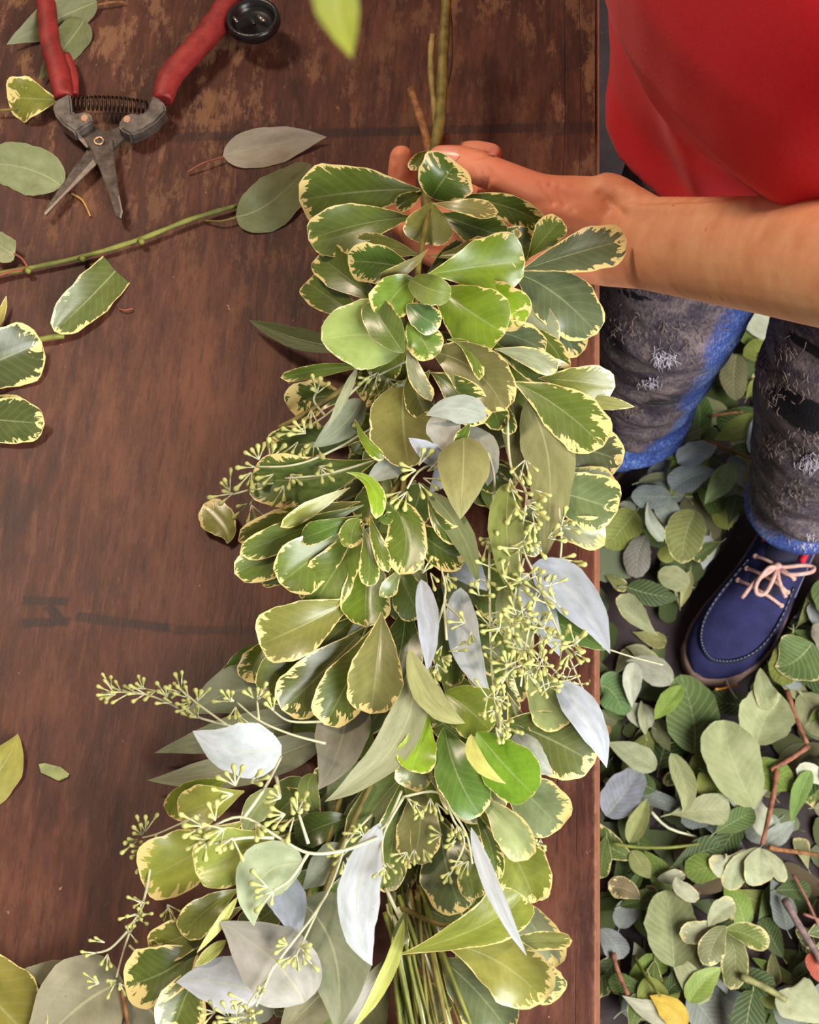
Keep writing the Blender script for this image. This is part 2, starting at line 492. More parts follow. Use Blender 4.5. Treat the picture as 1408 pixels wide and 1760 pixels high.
CL = {'g': (104, 122, 52), 'b': (124, 150, 40), 'd': (84, 102, 46), 'o': (128, 130, 74), 's': (152, 158, 146),
      'w': (172, 180, 192), 'W': (188, 196, 202), 'y': (164, 168, 84), 'k': (96, 108, 86), 'D': (80, 96, 44),
      'B': (140, 172, 44), 'G': (84, 112, 44), 't': (146, 142, 98), 'q': (128, 130, 108), 'Y': (190, 190, 104), 'P': (166, 178, 142)}
SEED = [0]
def traced_leaf(spec, parent, porg, plane=None, mat=None, name='leaf'):
    """spec: (kind, [(u,v)...], width_px, h_base, h_tip, colour, margin, roll_deg, arch_cm)"""
    kind, pts, w, hb, ht, col, mar = spec[:7]
    SEED[0] += 1
    rg = random.Random(SEED[0] * 7 + 3)
    roll = spec[7] if len(spec) > 7 else rg.uniform(-16, 16)
    arch = spec[8] if len(spec) > 8 else rg.uniform(0.1, 0.7)
    PP = (lambda q, h: P(q[0], q[1], h)) if plane is None else (lambda q, h: PZ(q[0], q[1], plane + h / 100))
    b = PP(pts[0], hb); t = PP(pts[-1], ht)
    if len(pts) == 3: m = PP(pts[1], (hb + ht) / 2 + arch)
    else:
        m = (b + t) / 2
        sd = (t - b).cross(Vector((0, 0, 1)))
        m = m + sd * rg.uniform(-0.05, 0.05) + (CAM - m).normalized() * (arch / 100)
    up = (CAM - m).normalized() if plane is None else Vector((0, 0, 1))
    rr = math.radians(roll)
    half = w / 2 * mpp(m) / max(0.45, math.cos(rr))
    ev = kind in 'po'
    cup = rg.uniform(0.0, 0.16) if ev else rg.uniform(-0.02, 0.08)
    if plane is not None: cup = rg.uniform(-0.03, 0.16); roll += rg.uniform(-8, 8); rr = math.radians(roll)
    if len(spec) > 9: cup = spec[9]
    wave = rg.uniform(0.05, 0.17) if ev else rg.uniform(0, 0.04)
    me = leaf_mesh(name, kind, Vector((0, 0, 0)), m - b, t - b, half, up, rr, cup, wave, SEED[0],
                   nv=18 if w > 60 else (14 if w > 30 else 10), nu=8 if w > 30 else 6)
    me.materials.append(mat or (M_PIT if ev or kind == 'c' else M_EUC))
    o = bpy.data.objects.new(name, me); COL.objects.link(o)
    if parent is not None:
        o.parent = parent; o.location = b - Vector(porg)
    else: o.location = b
    if plane is None:                       # nothing dips into the table top
        low = min(v.co.z for v in me.vertices) + b.z - TZ
        if low < 0.0006: o.location.z += 0.0006 - low
    c = CL[col] if isinstance(col, str) else col
    k = rg.uniform(0.92, 1.08)
    if ev and plane is None: c = (c[0] * 0.93, c[1] * 0.94, c[2] * 0.80)
    o.color = (*[min(1, x * k) for x in lin(c)], mar)
    return o

# ------------------------------------------------------------------ the garland
GORG = P(690, 1500, 0)
garland = empty('leaf_garland', GORG)
tag(garland, 'thick leafy garland of variegated leaves, grey eucalyptus and seed sprigs lying along the table', 'garland')
GL = [
 # top cluster around the hand
 ('p', [(724,326),(620,330),(514,345)], 108, 7.2, 6.4, 'g', .6, 8), ('p', [(712,374),(625,384),(530,412)], 80, 8.2, 7.2, 'g', .45, -14),
 ('o', [(742,340),(760,312),(784,279)], 98, 8.6, 10.6, 'G', 1.0, 0), ('p', [(738,258),(722,272),(706,293)], 24, 8.6, 8.6, 'g', 1.2),
 ('p', [(728,330),(706,342),(680,357)], 30, 6.6, 7.0, 'd', 1.2), ('p', [(744,346),(738,380),(728,420)], 84, 9.6, 9.0, 'o', .15, 6),
 ('p', [(744,350),(800,356),(857,364)], 30, 10.2, 10.6, 't', .8, 30), ('p', [(750,366),(810,388),(868,408)], 62, 8.8, 8.6, 'd', .35),
 ('p', [(770,338),(860,352),(934,386)], 50, 8.4, 8.8, 'd', .8), ('p', [(790,398),(860,415),(918,428)], 62, 8.2, 8.0, 'd', .5),
 ('p', [(860,398),(880,404),(893,396)], 16, 9.6, 10.2, 't', .6), ('p', [(905,446),(935,410),(965,376)], 50, 8.6, 10.8, 'g', .8, 10),
 ('p', [(893,466),(985,436),(1078,412)], 76, 9.4, 9.6, 'k', .75, 5), ('o', [(888,470),(955,505),(1027,574)], 98, 8.6, 7.0, 'k', .3, 8),
 ('p', [(893,480),(950,545),(992,614)], 62, 7.2, 5.4, 'k', .7, 0), ('p', [(896,478),(920,530),(948,600)], 50, 7.6, 6.8, 's', .3, 20),
 ('o', [(706,462),(650,452),(598,450)], 68, 9.2, 9.0, 'G', .9, 6), ('p', [(722,440),(660,425),(600,428)], 50, 7.6, 7.0, 'o', .3),
 ('p', [(736,428),(700,458),(652,478)], 22, 10.6, 10.2, 't', .4, 30), ('p', [(660,520),(600,480),(548,438)], 66, 7.0, 6.0, 'g', .35, 6),
 ('p', [(640,560),(580,520),(527,484)], 62, 6.2, 4.6, 'g', .3, -6), ('p', [(665,478),(620,450),(565,425)], 52, 5.6, 4.8, 'd', .3),
 ('p', [(735,472),(822,458),(903,448)], 100, 10.2, 10.4, 'b', .45, -6), ('p', [(742,490),(800,530),(868,574)], 108, 9.2, 9.4, 'b', .3, 10),
 ('p', [(800,480),(850,515),(902,556)], 76, 8.4, 8.8, 'B', .8, 0), ('r', [(706,480),(742,498),(776,504)], 52, 11.2, 11.4, (118,134,56), .1, 0),
 ('o', [(712,480),(680,505),(656,545)], 74, 10.4, 10.0, (116,148,58), .45, -8), ('o', [(700,522),(726,545),(757,560)], 50, 10.4, 10.4, (92,124,80), .8, 0),
 ('o', [(706,545),(725,580),(744,617)], 62, 9.8, 9.6, (112,144,60), .7, 0), ('r', [(700,590),(630,575),(552,584)], 118, 8.4, 8.8, (148,168,92), .15, -12),
 ('o', [(694,606),(665,566),(634,518)], 60, 9.6, 9.8, (104,124,58), .2, 8), ('l', [(600,598),(510,582),(428,550)], 36, 3.0, 1.0, (92,100,62), .0, 0),
 ('p', [(640,628),(560,634),(482,649)], 24, 5.0, 4.4, 'g', .5, 25), ('p', [(602,690),(550,682),(498,704)], 66, 3.8, 3.0, 'd', 1.5, 0),
 ('p', [(735,440),(800,432),(835,408)], 30, 9.2, 9.8, 'o', .4, 30),('p', [(735,470),(770,440),(800,428)], 40, 8.8, 9.0, 'D', .3),
 # centre right, above the first silver leaves
 ('p', [(758,570),(786,592),(812,622)], 40, 8.4, 8.2, 'd', .9), ('p', [(790,566),(865,572),(938,604)], 54, 8.4, 8.0, 'k', .6, 0),
 ('p', [(850,600),(905,612),(958,637)], 38, 8.8, 8.4, 's', .7, 0), ('p', [(850,600),(915,632),(987,655)], 54, 7.6, 7.0, 'd', 1.3, 0),
 ('p', [(905,560),(945,590),(973,640)], 36, 7.4, 7.2, 'g', .9), ('o', [(744,606),(815,636),(868,706)], 92, 9.2, 9.4, (132,128,88), .4, -10),
 ('p', [(768,584),(806,600),(824,654)], 24, 10.4, 10.0, 'g', .6, 20), ('p', [(740,640),(785,672),(832,728)], 64, 8.4, 8.6, 'd', 1.1, 0),
 ('e', [(836,718),(785,702),(732,714)], 50, 9.0, 9.2, 's', .0, 10), ('p', [(800,670),(842,695),(858,740)], 46, 8.0, 7.8, 'd', .7),
 ('p', [(850,680),(868,712),(876,748)], 30, 7.4, 7.4, 'd', .7), ('p', [(704,582),(712,640),(742,690)], 30, 8.8, 9.2, 's', .8, 25),
 ('p', [(712,630),(715,670),(735,716)], 50, 7.0, 7.0, (96,98,56), .3), ('r', [(694,664),(694,735),(704,804)], 122, 6.8, 7.6, (126,124,66), .25, 8),
 ('p', [(612,722),(630,760),(660,790)], 20, 7.0, 7.4, 'b', .5, 20), ('e', [(702,788),(665,806),(628,829)], 40, 6.4, 6.8, 's', 0),
 ('e', [(764,708),(764,745),(768,780)], 60, 8.2, 8.8, (176,178,168), 0, 0), ('e', [(772,800),(738,778),(702,752)], 38, 7.8, 9.0, 'w', 0, -10),
 ('e', [(790,790),(765,815),(738,848)], 42, 6.6, 7.4, 'w', 0), ('p', [(808,726),(798,744),(784,766)], 22, 8.8, 9.2, 'G', .6),
 ('e', [(797,752),(796,815),(791,893)], 88, 9.4, 9.4, (138,136,84), 0, 6), ('e', [(790,740),(830,780),(838,836)], 64, 7.4, 7.4, (150,152,140), 0),
 ('e', [(905,690),(944,800),(934,966)], 88, 8.0, 7.0, (128,128,84), 0, 6), ('e', [(880,690),(892,760),(905,850)], 50, 7.0, 6.0, (104,104,66), 0),
 ('p', [(880,656),(960,700),(1037,768)], 92, 8.2, 8.6, 'g', .8, 8), ('p', [(925,650),(990,655),(1058,664)], 58, 7.6, 7.4, (122,128,64), .8, 0),
 ('l', [(985,686),(1040,692),(1091,699)], 24, 6.8, 7.2, 'o', .2, 15), ('o', [(920,770),(1000,772),(1070,796)], 92, 6.2, 6.6, (100,104,82), .8, -10),
 ('p', [(940,830),(1000,830),(1055,856)], 72, 5.0, 5.4, 's', .9, -20), ('p', [(905,836),(985,852),(1062,878)], 98, 6.8, 6.6, (112,128,92), .55, 8),
 ('p', [(940,905),(990,912),(1042,922)], 58, 5.4, 5.4, 's', 1.3, 0), ('e', [(876,830),(872,930),(890,1038)], 60, 9.0, 9.6, (124,136,72), 0, 0),
 ('l', [(735,845),(790,912),(823,1005)], 42, 8.4, 9.0, (112,124,78), 0, 0), ('p', [(735,850),(758,905),(800,925)], 34, 8.0, 8.2, 'd', 1.4, 0),
 ('p', [(694,880),(740,930),(800,962)], 62, 7.0, 7.2, 'd', 1.0, 0), ('e', [(770,950),(805,980),(838,1016)], 52, 5.6, 6.0, 'w', 0, 0),
 ('p', [(596,812),(640,836),(646,892)], 28, 9.8, 9.6, 'B', .5, 25), ('p', [(640,850),(694,900),(686,988)], 72, 7.8, 8.0, 'g', .6, 0),
 ('p', [(636,885),(648,930),(668,984)], 26, 8.8, 9.2, 'g', .8, 15),('p', [(640,850),(660,885),(668,890)], 24, 9.0, 9.2, 'G', .2, 15),
 ('e', [(622,686),(588,732),(536,769)], 52, 5.9, 6.2, (132,142,120), 0, 0), ('l', [(614,632),(592,680),(562,737)], 16, 6.8, 7.2, (140,146,116), 0, 10),
 # fan of leaves on the left
 ('p', [(652,786),(540,822),(430,820)], 92, 4.6, 4.4, (96,116,56), .5, -10), ('p', [(640,752),(540,760),(462,780)], 70, 3.4, 3.0, 'D', .6),
 ('p', [(602,838),(545,868),(482,906)], 28, 8.2, 8.0, (148,150,70), .6, 25), ('p', [(620,862),(520,890),(409,930)], 52, 6.0, 5.6, (112,122,56), .8),
 ('p', [(625,868),(520,908),(412,952)], 46, 6.8, 6.6, 'g', .4, 20), ('p', [(622,884),(515,932),(403,986)], 66, 6.2, 5.8, 'g', .5, -8),
 ('p', [(622,886),(565,908),(518,926)], 38, 8.4, 8.2, 'G', .2, -10), ('p', [(624,892),(552,948),(480,1002)], 92, 7.4, 7.2, 'g', .5, 4),
 ('p', [(626,900),(584,968),(532,1046)], 86, 6.6, 6.6, 'g', .6, -4), ('o', [(618,892),(606,912),(604,942)], 42, 8.8, 8.8, 'g', .5),
 ('p', [(624,905),(634,955),(632,1008)], 36, 9.0, 9.0, 'g', .5, 0), ('p', [(634,918),(630,1000),(628,1078)], 84, 6.2, 6.6, (104,126,42), .55, 0),
 ('p', [(510,990),(480,995),(448,998)], 24, 3.0, 2.6, 'd', 1.4), ('p', [(692,978),(674,1002),(662,1028)], 30, 7.2, 7.2, (132,146,110), .9),
 ('p', [(676,962),(700,1015),(722,1064)], 66, 5.6, 5.6, (104,120,62), .35, 0),
 ('p', [(612,1026),(530,1070),(446,1108)], 98, 6.4, 6.2, (138,138,76), .5, 6), ('p', [(620,1052),(535,1125),(448,1196)], 88, 5.2, 4.6, (98,108,50), .5, 0),
 ('p', [(630,1075),(560,1150),(484,1220)], 92, 5.8, 5.4, (96,104,52), .7, 0), ('p', [(640,1080),(604,1160),(558,1246)], 84, 6.2, 6.0, (94,108,44), .7, 0),
 ('p', [(656,1052),(648,1140),(636,1227)], 94, 7.4, 7.4, (136,136,90), .35, -16), ('p', [(700,1030),(690,1110),(672,1190)], 80, 4.4, 4.4, 'D', .2),
 ('p', [(462,1096),(445,1130),(424,1172)], 50, 3.2, 2.8, 'g', 1.2), ('e', [(452,1112),(415,1145),(374,1158)], 46, 2.2, 1.8, 'G', .1),
 # grey leaves and the white one on the left
 ('e', [(520,1196),(420,1185),(320,1228)], 96, 2.4, 1.6, (124,128,102), 0, 0), ('e', [(520,1240),(400,1262),(266,1294)], 62, 2.2, 1.2, (122,124,96), 0, 0),
 ('e', [(560,1265),(410,1318),(254,1341)], 66, 2.6, 1.2, (134,134,108), 0, 0), ('e', [(484,1281),(410,1290),(331,1256)], 94, 8.6, 9.6, 'W', 0, 0),
 ('e', [(592,1190),(588,1270),(547,1358)], 94, 5.2, 5.4, (128,124,108), 0, 4), ('l', [(710,1136),(684,1270),(558,1378)], 66, 8.0, 7.6, (146,148,114), 0, 0),
 ('l', [(704,1116),(740,1200),(800,1243)], 46, 9.0, 9.0, (158,160,106), 0, 0), ('e', [(724,996),(736,1080),(734,1156)], 38, 8.0, 8.6, 'w', 0, 0),
 ('e', [(792,1010),(800,1110),(846,1200)], 56, 6.6, 7.0, 'W', 0, 0), ('p', [(742,1040),(770,1110),(776,1180)], 56, 5.4, 5.6, 'g', .3),
 ('p', [(744,1150),(736,1200),(730,1252)], 72, 6.2, 6.2, (108,124,46), .3), ('o', [(764,1192),(806,1220),(843,1256)], 90, 7.0, 7.4, (126,142,56), .2, 6),
 ('p', [(736,1230),(722,1278),(706,1326)], 68, 7.6, 8.0, 'B', .2, 0), ('o', [(716,1286),(712,1320),(698,1354)], 64, 6.4, 6.4, (150,152,122), .9),
 ('o', [(764,1250),(786,1330),(826,1402)], 84, 7.4, 7.6, (92,124,56), .2, 12), ('p', [(758,1290),(772,1340),(792,1390)], 54, 6.4, 6.2, 'd', .9),
 ('o', [(820,1258),(868,1316),(918,1366)], 94, 8.2, 8.4, (116,156,42), .12, -6), ('l', [(810,1262),(822,1310),(870,1347)], 26, 9.2, 9.4, 'Y', .2, 20),
 ('p', [(872,1190),(890,1250),(896,1314)], 46, 6.2, 6.2, 'd', 1.1), ('o', [(872,1240),(950,1272),(1022,1312)], 108, 6.4, 6.4, (98,108,62), .75, 8),
 ('e', [(886,1260),(915,1300),(952,1332)], 50, 7.2, 7.0, 's', 0), ('p', [(850,1320),(910,1370),(964,1424)], 92, 5.4, 5.2, (138,150,122), .6, -10),
 ('p', [(905,1130),(935,1190),(978,1244)], 72, 7.2, 7.4, (160,170,128), .3, -15), ('e', [(958,1174),(1012,1240),(1043,1320)], 56, 8.2, 7.6, 'w', 0, 8),
 ('e', [(915,972),(992,1028),(1049,1124)], 78, 8.0, 7.4, (156,163,174), 0, 8), ('l', [(920,1050),(985,1085),(1040,1118)], 40, 6.2, 6.2, 'G', .1),
 ('e', [(890,1010),(930,1060),(964,1130)], 56, 6.4, 6.4, 'W', 0), ('o', [(862,1010),(880,1060),(908,1122)], 52, 5.8, 6.0, 'P', .2),
 # lower middle
 ('l', [(706,1322),(640,1395),(588,1500)], 64, 4.4, 4.4, (104,122,66), .2), ('l', [(668,1330),(620,1400),(566,1480)], 52, 3.6, 3.4, (92,108,58), .2),
 ('p', [(694,1336),(678,1430),(660,1534)], 70, 5.2, 5.2, (100,118,54), .5), ('o', [(716,1352),(722,1420),(708,1484)], 76, 5.4, 5.6, (136,134,94), .35),
 ('p', [(730,1430),(700,1480),(676,1534)], 56, 3.6, 3.6, (88,88,58), .5), ('o', [(756,1410),(768,1490),(796,1568)], 98, 4.4, 4.6, (102,114,84), .55),
 ('p', [(786,1460),(806,1500),(814,1546)], 46, 5.4, 5.6, (112,124,66), .5), ('l', [(810,1422),(848,1530),(906,1644)], 28, 10.0, 11.0, 'W', 0, 10),
 ('p', [(812,1390),(842,1450),(852,1514)], 34, 6.4, 6.4, 'd', 1.2), ('p', [(820,1370),(868,1412),(908,1478)], 60, 7.0, 7.2, 'P', .8, -14),
 ('p', [(820,1390),(880,1465),(919,1552)], 94, 5.8, 5.8, (132,140,66), .5, 8), ('p', [(896,1476),(920,1512),(932,1548)], 34, 4.6, 4.4, 's', .8),
 ('p', [(690,1640),(830,1590),(898,1538)], 84, 7.6, 8.6, (138,146,62), .3, -6), ('p', [(870,1540),(915,1590),(954,1664)], 72, 5.4, 5.4, 's', .6, -12),
 ('p', [(830,1628),(910,1618),(984,1617)], 32, 7.4, 7.8, (132,138,88), .6, 22), ('p', [(750,1618),(850,1650),(936,1722)], 108, 7.2, 7.0, (150,148,82), .45, -8),
 ('p', [(880,1640),(925,1680),(961,1716)], 62, 5.4, 5.2, (118,130,96), .9), ('o', [(760,1650),(820,1705),(874,1775)], 98, 4.6, 4.4, (112,122,98), .2, -8),
 ('l', [(654,1414),(614,1550),(640,1660)], 72, 9.8, 10.2, 'W', 0, 0), ('e', [(520,1552),(575,1640),(578,1775)], 128, 6.2, 6.6, (122,126,100), 0, 0),
 ('e', [(522,1724),(470,1650),(376,1584)], 128, 7.2, 7.4, (164,162,154), 0, -10), ('e', [(450,1712),(385,1690),(302,1688)], 96, 5.6, 5.8, (184,186,192), 0, 6),
 ('e', [(474,1500),(498,1555),(512,1614)], 64, 7.2, 7.4, 'w', 0, 10), ('e', [(522,1484),(450,1508),(437,1592)], 94, 8.8, 9.2, 'P', 0, 0),
 ('p', [(480,1430),(410,1465),(336,1500)], 98, 8.2, 9.0, (166,180,96), .3, -16), ('p', [(420,1410),(330,1470),(242,1512)], 108, 4.4, 4.0, (160,166,76), .6, 0),
 ('p', [(420,1360),(360,1380),(306,1400)], 76, 4.4, 4.0, 'y', .3), ('p', [(392,1340),(340,1362),(290,1402)], 58, 3.2, 2.6, (138,152,56), .3),
 ('p', [(410,1528),(360,1560),(312,1606)], 58, 5.4, 5.2, (122,126,62), .4), ('p', [(420,1556),(335,1602),(254,1628)], 64, 4.4, 4.0, (126,126,60), .9),
 ('l', [(408,1542),(376,1590),(338,1638)], 16, 7.2, 7.0, 'Y', .3, 20), ('o', [(340,1630),(280,1672),(214,1694)], 98, 4.0, 3.4, (96,108,48), 1.5, 0),
 ('p', [(352,1646),(320,1710),(296,1776)], 88, 3.8, 3.6, (98,108,50), 1.2), ('l', [(388,1616),(360,1640),(334,1662)], 22, 6.2, 6.0, 'y', .6),
 ('l', [(694,1580),(662,1680),(600,1775)], 24, 6.0, 6.0, (164,168,80), .2, 20), ('p', [(690,1640),(708,1705),(720,1785)], 66, 4.2, 4.0, (112,138,48), .3),
 ('p', [(660,1650),(640,1705),(610,1785)], 72, 3.6, 3.4, (118,112,88), .0), ('e', [(560,1700),(530,1730),(480,1780)], 80, 4.6, 4.4, (134,128,96), 0),
 ('e', [(470,1700),(430,1735),(400,1780)], 66, 3.8, 3.6, (148,148,128), 0), ('l', [(540,1330),(530,1365),(556,1420)], 36, 3.8, 3.6, (110,124,62), .2),
 ('p', [(640,1450),(610,1500),(640,1545)], 26, 5.0, 5.2, 'g', .9), ('l', [(480,1360),(440,1390),(420,1440)], 44, 4.0, 4.0, (124,134,72), .2),
 ('e', [(600,1460),(560,1490),(520,1530)], 60, 4.6, 4.6, (126,134,112), 0), ('p', [(700,1560),(690,1600),(690,1640)], 30, 5.0, 5.0, (110,116,80), .3),
]
for sp in GL:
    traced_leaf(sp, garland, GORG)
# deep leaves that fill the inside of the garland, behind the traced ones
SPINE = [(745, 545), (750, 600), (760, 700), (745, 860), (720, 1000), (700, 1160), (660, 1320), (640, 1480), (640, 1640), (640, 1800), (645, 2060)]
HALF = [125, 140, 190, 215, 205, 215, 225, 240, 260, 260, 230]
rg = random.Random(11)
for i in range(172):
    k = rg.uniform(0, len(SPINE) - 1.001); a = int(k); f = k - a
    cx = SPINE[a][0] * (1 - f) + SPINE[a + 1][0] * f; cy = SPINE[a][1] * (1 - f) + SPINE[a + 1][1] * f
    hw = HALF[a] * (1 - f) + HALF[a + 1] * f
    sd = rg.choice((-1, 1)); off = rg.uniform(0.05, 0.62) * hw
    bx = cx + sd * off; an = rg.uniform(0.25, 1.3)
    L = rg.uniform(90, 135)
    tx = bx + sd * math.sin(an) * L; ty = cy + math.cos(an) * L
    if abs(tx - cx) > hw * 0.92:
        q = hw * 0.92 / abs(tx - cx); tx = cx + (tx - cx) * q
    h = max(0.8, 4.6 * (1 - (abs(bx - cx) / hw) ** 1.5) - rg.uniform(0, 1.6)) 
    ht = max(0.5, h - rg.uniform(0.2, 1.2))
    traced_leaf((rg.choice('pppoe'), [(bx, cy), (tx, ty)], rg.uniform(48, 76), h, ht,
                 rg.choice(((84,102,46), (96,112,50), (104,122,52), (104,112,70), (112,120,92))), rg.choice((0, .3, .6))), garland, GORG)

# the garland runs on past the near end
for i in range(34):
    sd = rg.choice((-1, 1)); bx = 645 + sd * rg.uniform(5, 130); by = rg.uniform(1790, 1990); an = rg.uniform(0.2, 1.2); L = rg.uniform(110, 160)
    h = rg.uniform(4.0, 7.0)
    traced_leaf((rg.choice('ppoe'), [(bx, by), (bx + sd * math.sin(an) * L, by + math.cos(an) * L)], rg.uniform(60, 90), h, h - rg.uniform(.5, 2.0), rg.choice('gdokG'), rg.choice((.3, .7))), garland, GORG)
# stems: the bundle that sticks out beyond the hand and the ones seen between the leaves
def stem(name, pts, r_px, mat, parent=garland, org=GORG, n=6, taper=0.85):
    q = smooth_path([P(*p) for p in pts], 5)
    rr = [r_px * mpp(q[0]) * (1 - (1 - taper) * i / (len(q) - 1)) for i in range(len(q))]
    rr = [r * (1 + 0.10 * math.sin(i * 2.1)) for i, r in enumerate(rr)]
    mb = MB(); mb.tube(q, rr, n)
    return mb.build(name, mat, parent, org)
M_OLIVE = plain('olive_stem_bark', (116, 104, 48), 0.6, var=0.25, scale=90, bump=0.2)
stem('stem', [(740, 400, 6.4), (735, 330, 7.0), (757, 200, 7.4), (762, 90, 7.8), (770, -40, 8.6)], 11, M_OLIVE)
stem('stem', [(742, 330, 7.0), (752, 240, 6.8), (741, 120, 7.2), (744, 60, 7.6)], 7, plain('tan_stem_bark', (150, 128, 74), 0.65, var=0.2, scale=90))
stem('stem', [(744, 320, 6.4), (756, 220, 6.2), (766, 150, 6.0)], 8, plain('yellow_green_stem', (146, 142, 52), 0.6, var=0.25, scale=90))
stem('stem', [(764, 160, 5.6), (774, 90, 5.6), (768, -30, 6.4)], 6, plain('dark_brown_stem', (84, 62, 46), 0.7, var=0.2, scale=90))
stem('stem', [(748, 310, 6.6), (732, 230, 6.2), (706, 154, 5.2)], 9, M_BROWN)
stem('stem', [(760, 280, 5.6), (768, 232, 5.2)], 6, M_BROWN)
rg = random.Random(4)
for k in range(22):
    x0 = 690 + rg.uniform(-30, 40); x1 = x0 + rg.uniform(10, 60) + k * 3
    stem('stem', [(x0, 1540 + rg.uniform(-20, 30), 4.6 + rg.uniform(-.6, .8)), ((x0 + x1) / 2 + rg.uniform(-8, 8), 1660, 4.8 + rg.uniform(-.6, .6)), (x1, 1790, 4.4)],
         rg.uniform(3.0, 5.5), rg.choice((M_STEM, M_OLIVE, M_STEMPALE)), n=5)
for pts in ([(716, 590, 8), (712, 700, 7), (690, 860, 6.5)], [(628, 895, 7.6), (660, 870, 6.5), (700, 800, 6)], [(655, 1055, 6.5), (690, 960, 6)],
            [(585, 1370, 4), (560, 1460, 4.2), (520, 1560, 4.4)], [(640, 1345, 5), (600, 1430, 5), (555, 1540, 5)], [(740, 350, 9.4), (722, 440, 10), (714, 520, 9.6), (704, 600, 8.6)],
            [(690, 1560, 5), (760, 1590, 6.2), (800, 1580, 6)], [(700, 1640, 6), (720, 1634, 7), (760, 1632, 7.6)], [(620, 640, 5.5), (560, 690, 5.5), (480, 735, 5)]):
    stem('stem', pts, 5, M_OLIVE)
# long trailing petiole at the silver leaf that hangs over the table edge
stem('stem', [(1046, 1116, 7.4), (1090, 1130, 7.2), (1140, 1143, 7.0)], 1.6, M_STEMPALE, n=5)
stem('stem', [(950, 1060, 7.4), (1000, 1180, 7.6), (1032, 1230, 7.2)], 2.0, M_STEMPALE, n=5)

# out of focus leaf close to the camera, at the end of a shoot of the same stem
tw = [P(770, -40, 8.6), P(740, -260, 30), P(660, -260, 60), P(570, -110, 74)]
mb = MB(); mb.tube(smooth_path(tw, 5), 0.0016, 6); mb.build('shoot', M_STEM, garland, GORG)
o = traced_leaf(('l', [(556, -140), (574, -20), (605, 100)], 84, 74, 72, (126, 130, 40), 0, 0), garland, GORG)

# ------------------------------------------------------------------ seed sprigs
BUDV = []
def bud(mb, base, d, L, r):
    d = d.normalized()
    mb.tube([base + d * (L * 0.0), base + d * (L * 0.5), base + d * (L * 0.72), base + d * (L * 0.92), base + d * L],
            [r * 0.28, r * 0.62, r * 1.0, r * 0.78, r * 0.2], 6)
def sprig(paths, umbels, seed, r=2.6, bl=30, nb=(2, 4), spread=1.0):
    """paths: stem polylines (u,v,h); umbels: (u,v,h,direction_deg or None)"""
    rg = random.Random(seed)
    st = MB(); bd = MB()
    for p in paths:
        q = smooth_path([P(*x) for x in p], 5)
        m = mpp(q[0])
        st.tube(q, [r * m * (1.0 - 0.35 * i / len(q)) for i in range(len(q))], 5)
    for um in umbels:
        c = P(um[0], um[1], um[2]); m = mpp(c)
        k = rg.randint(*nb)
        for j in range(k):
            if um[3] is None: an = 2 * math.pi * (j + rg.uniform(-.45, .45)) / k + um[0] * 0.7
            else: an = math.radians(um[3]) + (j - (k - 1) / 2) * rg.uniform(0.38, 0.6) * spread
            d = RIGHT * math.cos(an) - UP * math.sin(an) - FWD * rg.uniform(-0.15, 0.6)
            d.normalize()
            L = bl * m * rg.uniform(0.55, 1.25)
            ped = L * rg.uniform(0.1, 0.75)
            st.tube([c, c + d * (ped + L * 0.2)], r * m * 0.55, 4)
            bud(bd, c + d * ped, d, min(L, bl * m * 0.85) * 0.8, bl * m * rg.uniform(0.13, 0.185))
    s = st.build('seed_sprig', M_STEMPALE, garland, GORG)
    b = bd.build('seed_buds', M_BUD, s, GORG)
    b['kind'] = 'stuff'
    return s
def along(pts, n, seed, jit=14, dirs=None):
    rg = random.Random(seed); out = []
    for i in range(n):
        k = (i + rg.random()) / n * (len(pts) - 1.001); a = int(k); f = k - a
        out.append((pts[a][0] * (1 - f) + pts[a + 1][0] * f + rg.uniform(-jit, jit), pts[a][1] * (1 - f) + pts[a + 1][1] * f + rg.uniform(-jit, jit),
                    pts[a][2] * (1 - f) + pts[a + 1][2] * f + rg.uniform(0, 0.6), None if dirs is None else dirs + rg.uniform(-50, 50)))
    return out
A = [(625, 655, 6), (560, 715, 5.8), (510, 742, 5.4)]
sprig([A, [(560, 715, 5.8), (540, 690, 5.4), (545, 672, 5.4)]], [(505, 742, 5.6, 180), (512, 760, 5.6, 130), (525, 745, 6, 215), (540, 760, 5.8, 110), (545, 676, 5.6, 270), (535, 705, 5.8, 90), (520, 770, 5.6, 90)], 21)
A = [(660, 725, 6), (560, 780, 5.8), (500, 800, 5.6), (440, 802, 5)]
sprig([A, [(650, 790, 6), (560, 815, 5.8), (490, 822, 5.4)], [(470, 830, 4.6), (400, 850, 3.6)], [(440, 850, 3.4), (430, 868, 3)]],
      [(438, 803, 5, 190), (432, 812, 5, 120), (445, 790, 5, 250), (500, 815, 5.4, 60), (470, 815, 5, 150), (488, 835, 5.4, 120), (552, 800, 6, 100), (548, 802, 6, 20), (400, 848, 3.6, 170), (395, 845, 3.6, 250), (432, 868, 3, 70), (425, 866, 3, 150), (610, 720, 6.2, 95), (465, 790, 5.2, 300)], 22)
sprig([[(760, 790, 8), (720, 810, 8.4), (700, 840, 8.6)]], [(715, 808, 8.8, 180), (700, 845, 8.8, 110), (720, 830, 8.8, 60), (720, 800, 8.8, 300), (690, 845, 8.6, 150), (728, 822, 8.8, 20), (735, 810, 8.8, 330)], 23)
sprig([[(700, 620, 7), (640, 650, 6.4)]], [(650, 640, 6.6, 120), (635, 650, 6.4, 150), (665, 650, 6.4, 60), (645, 655, 6.4, 90)], 24, bl=24)
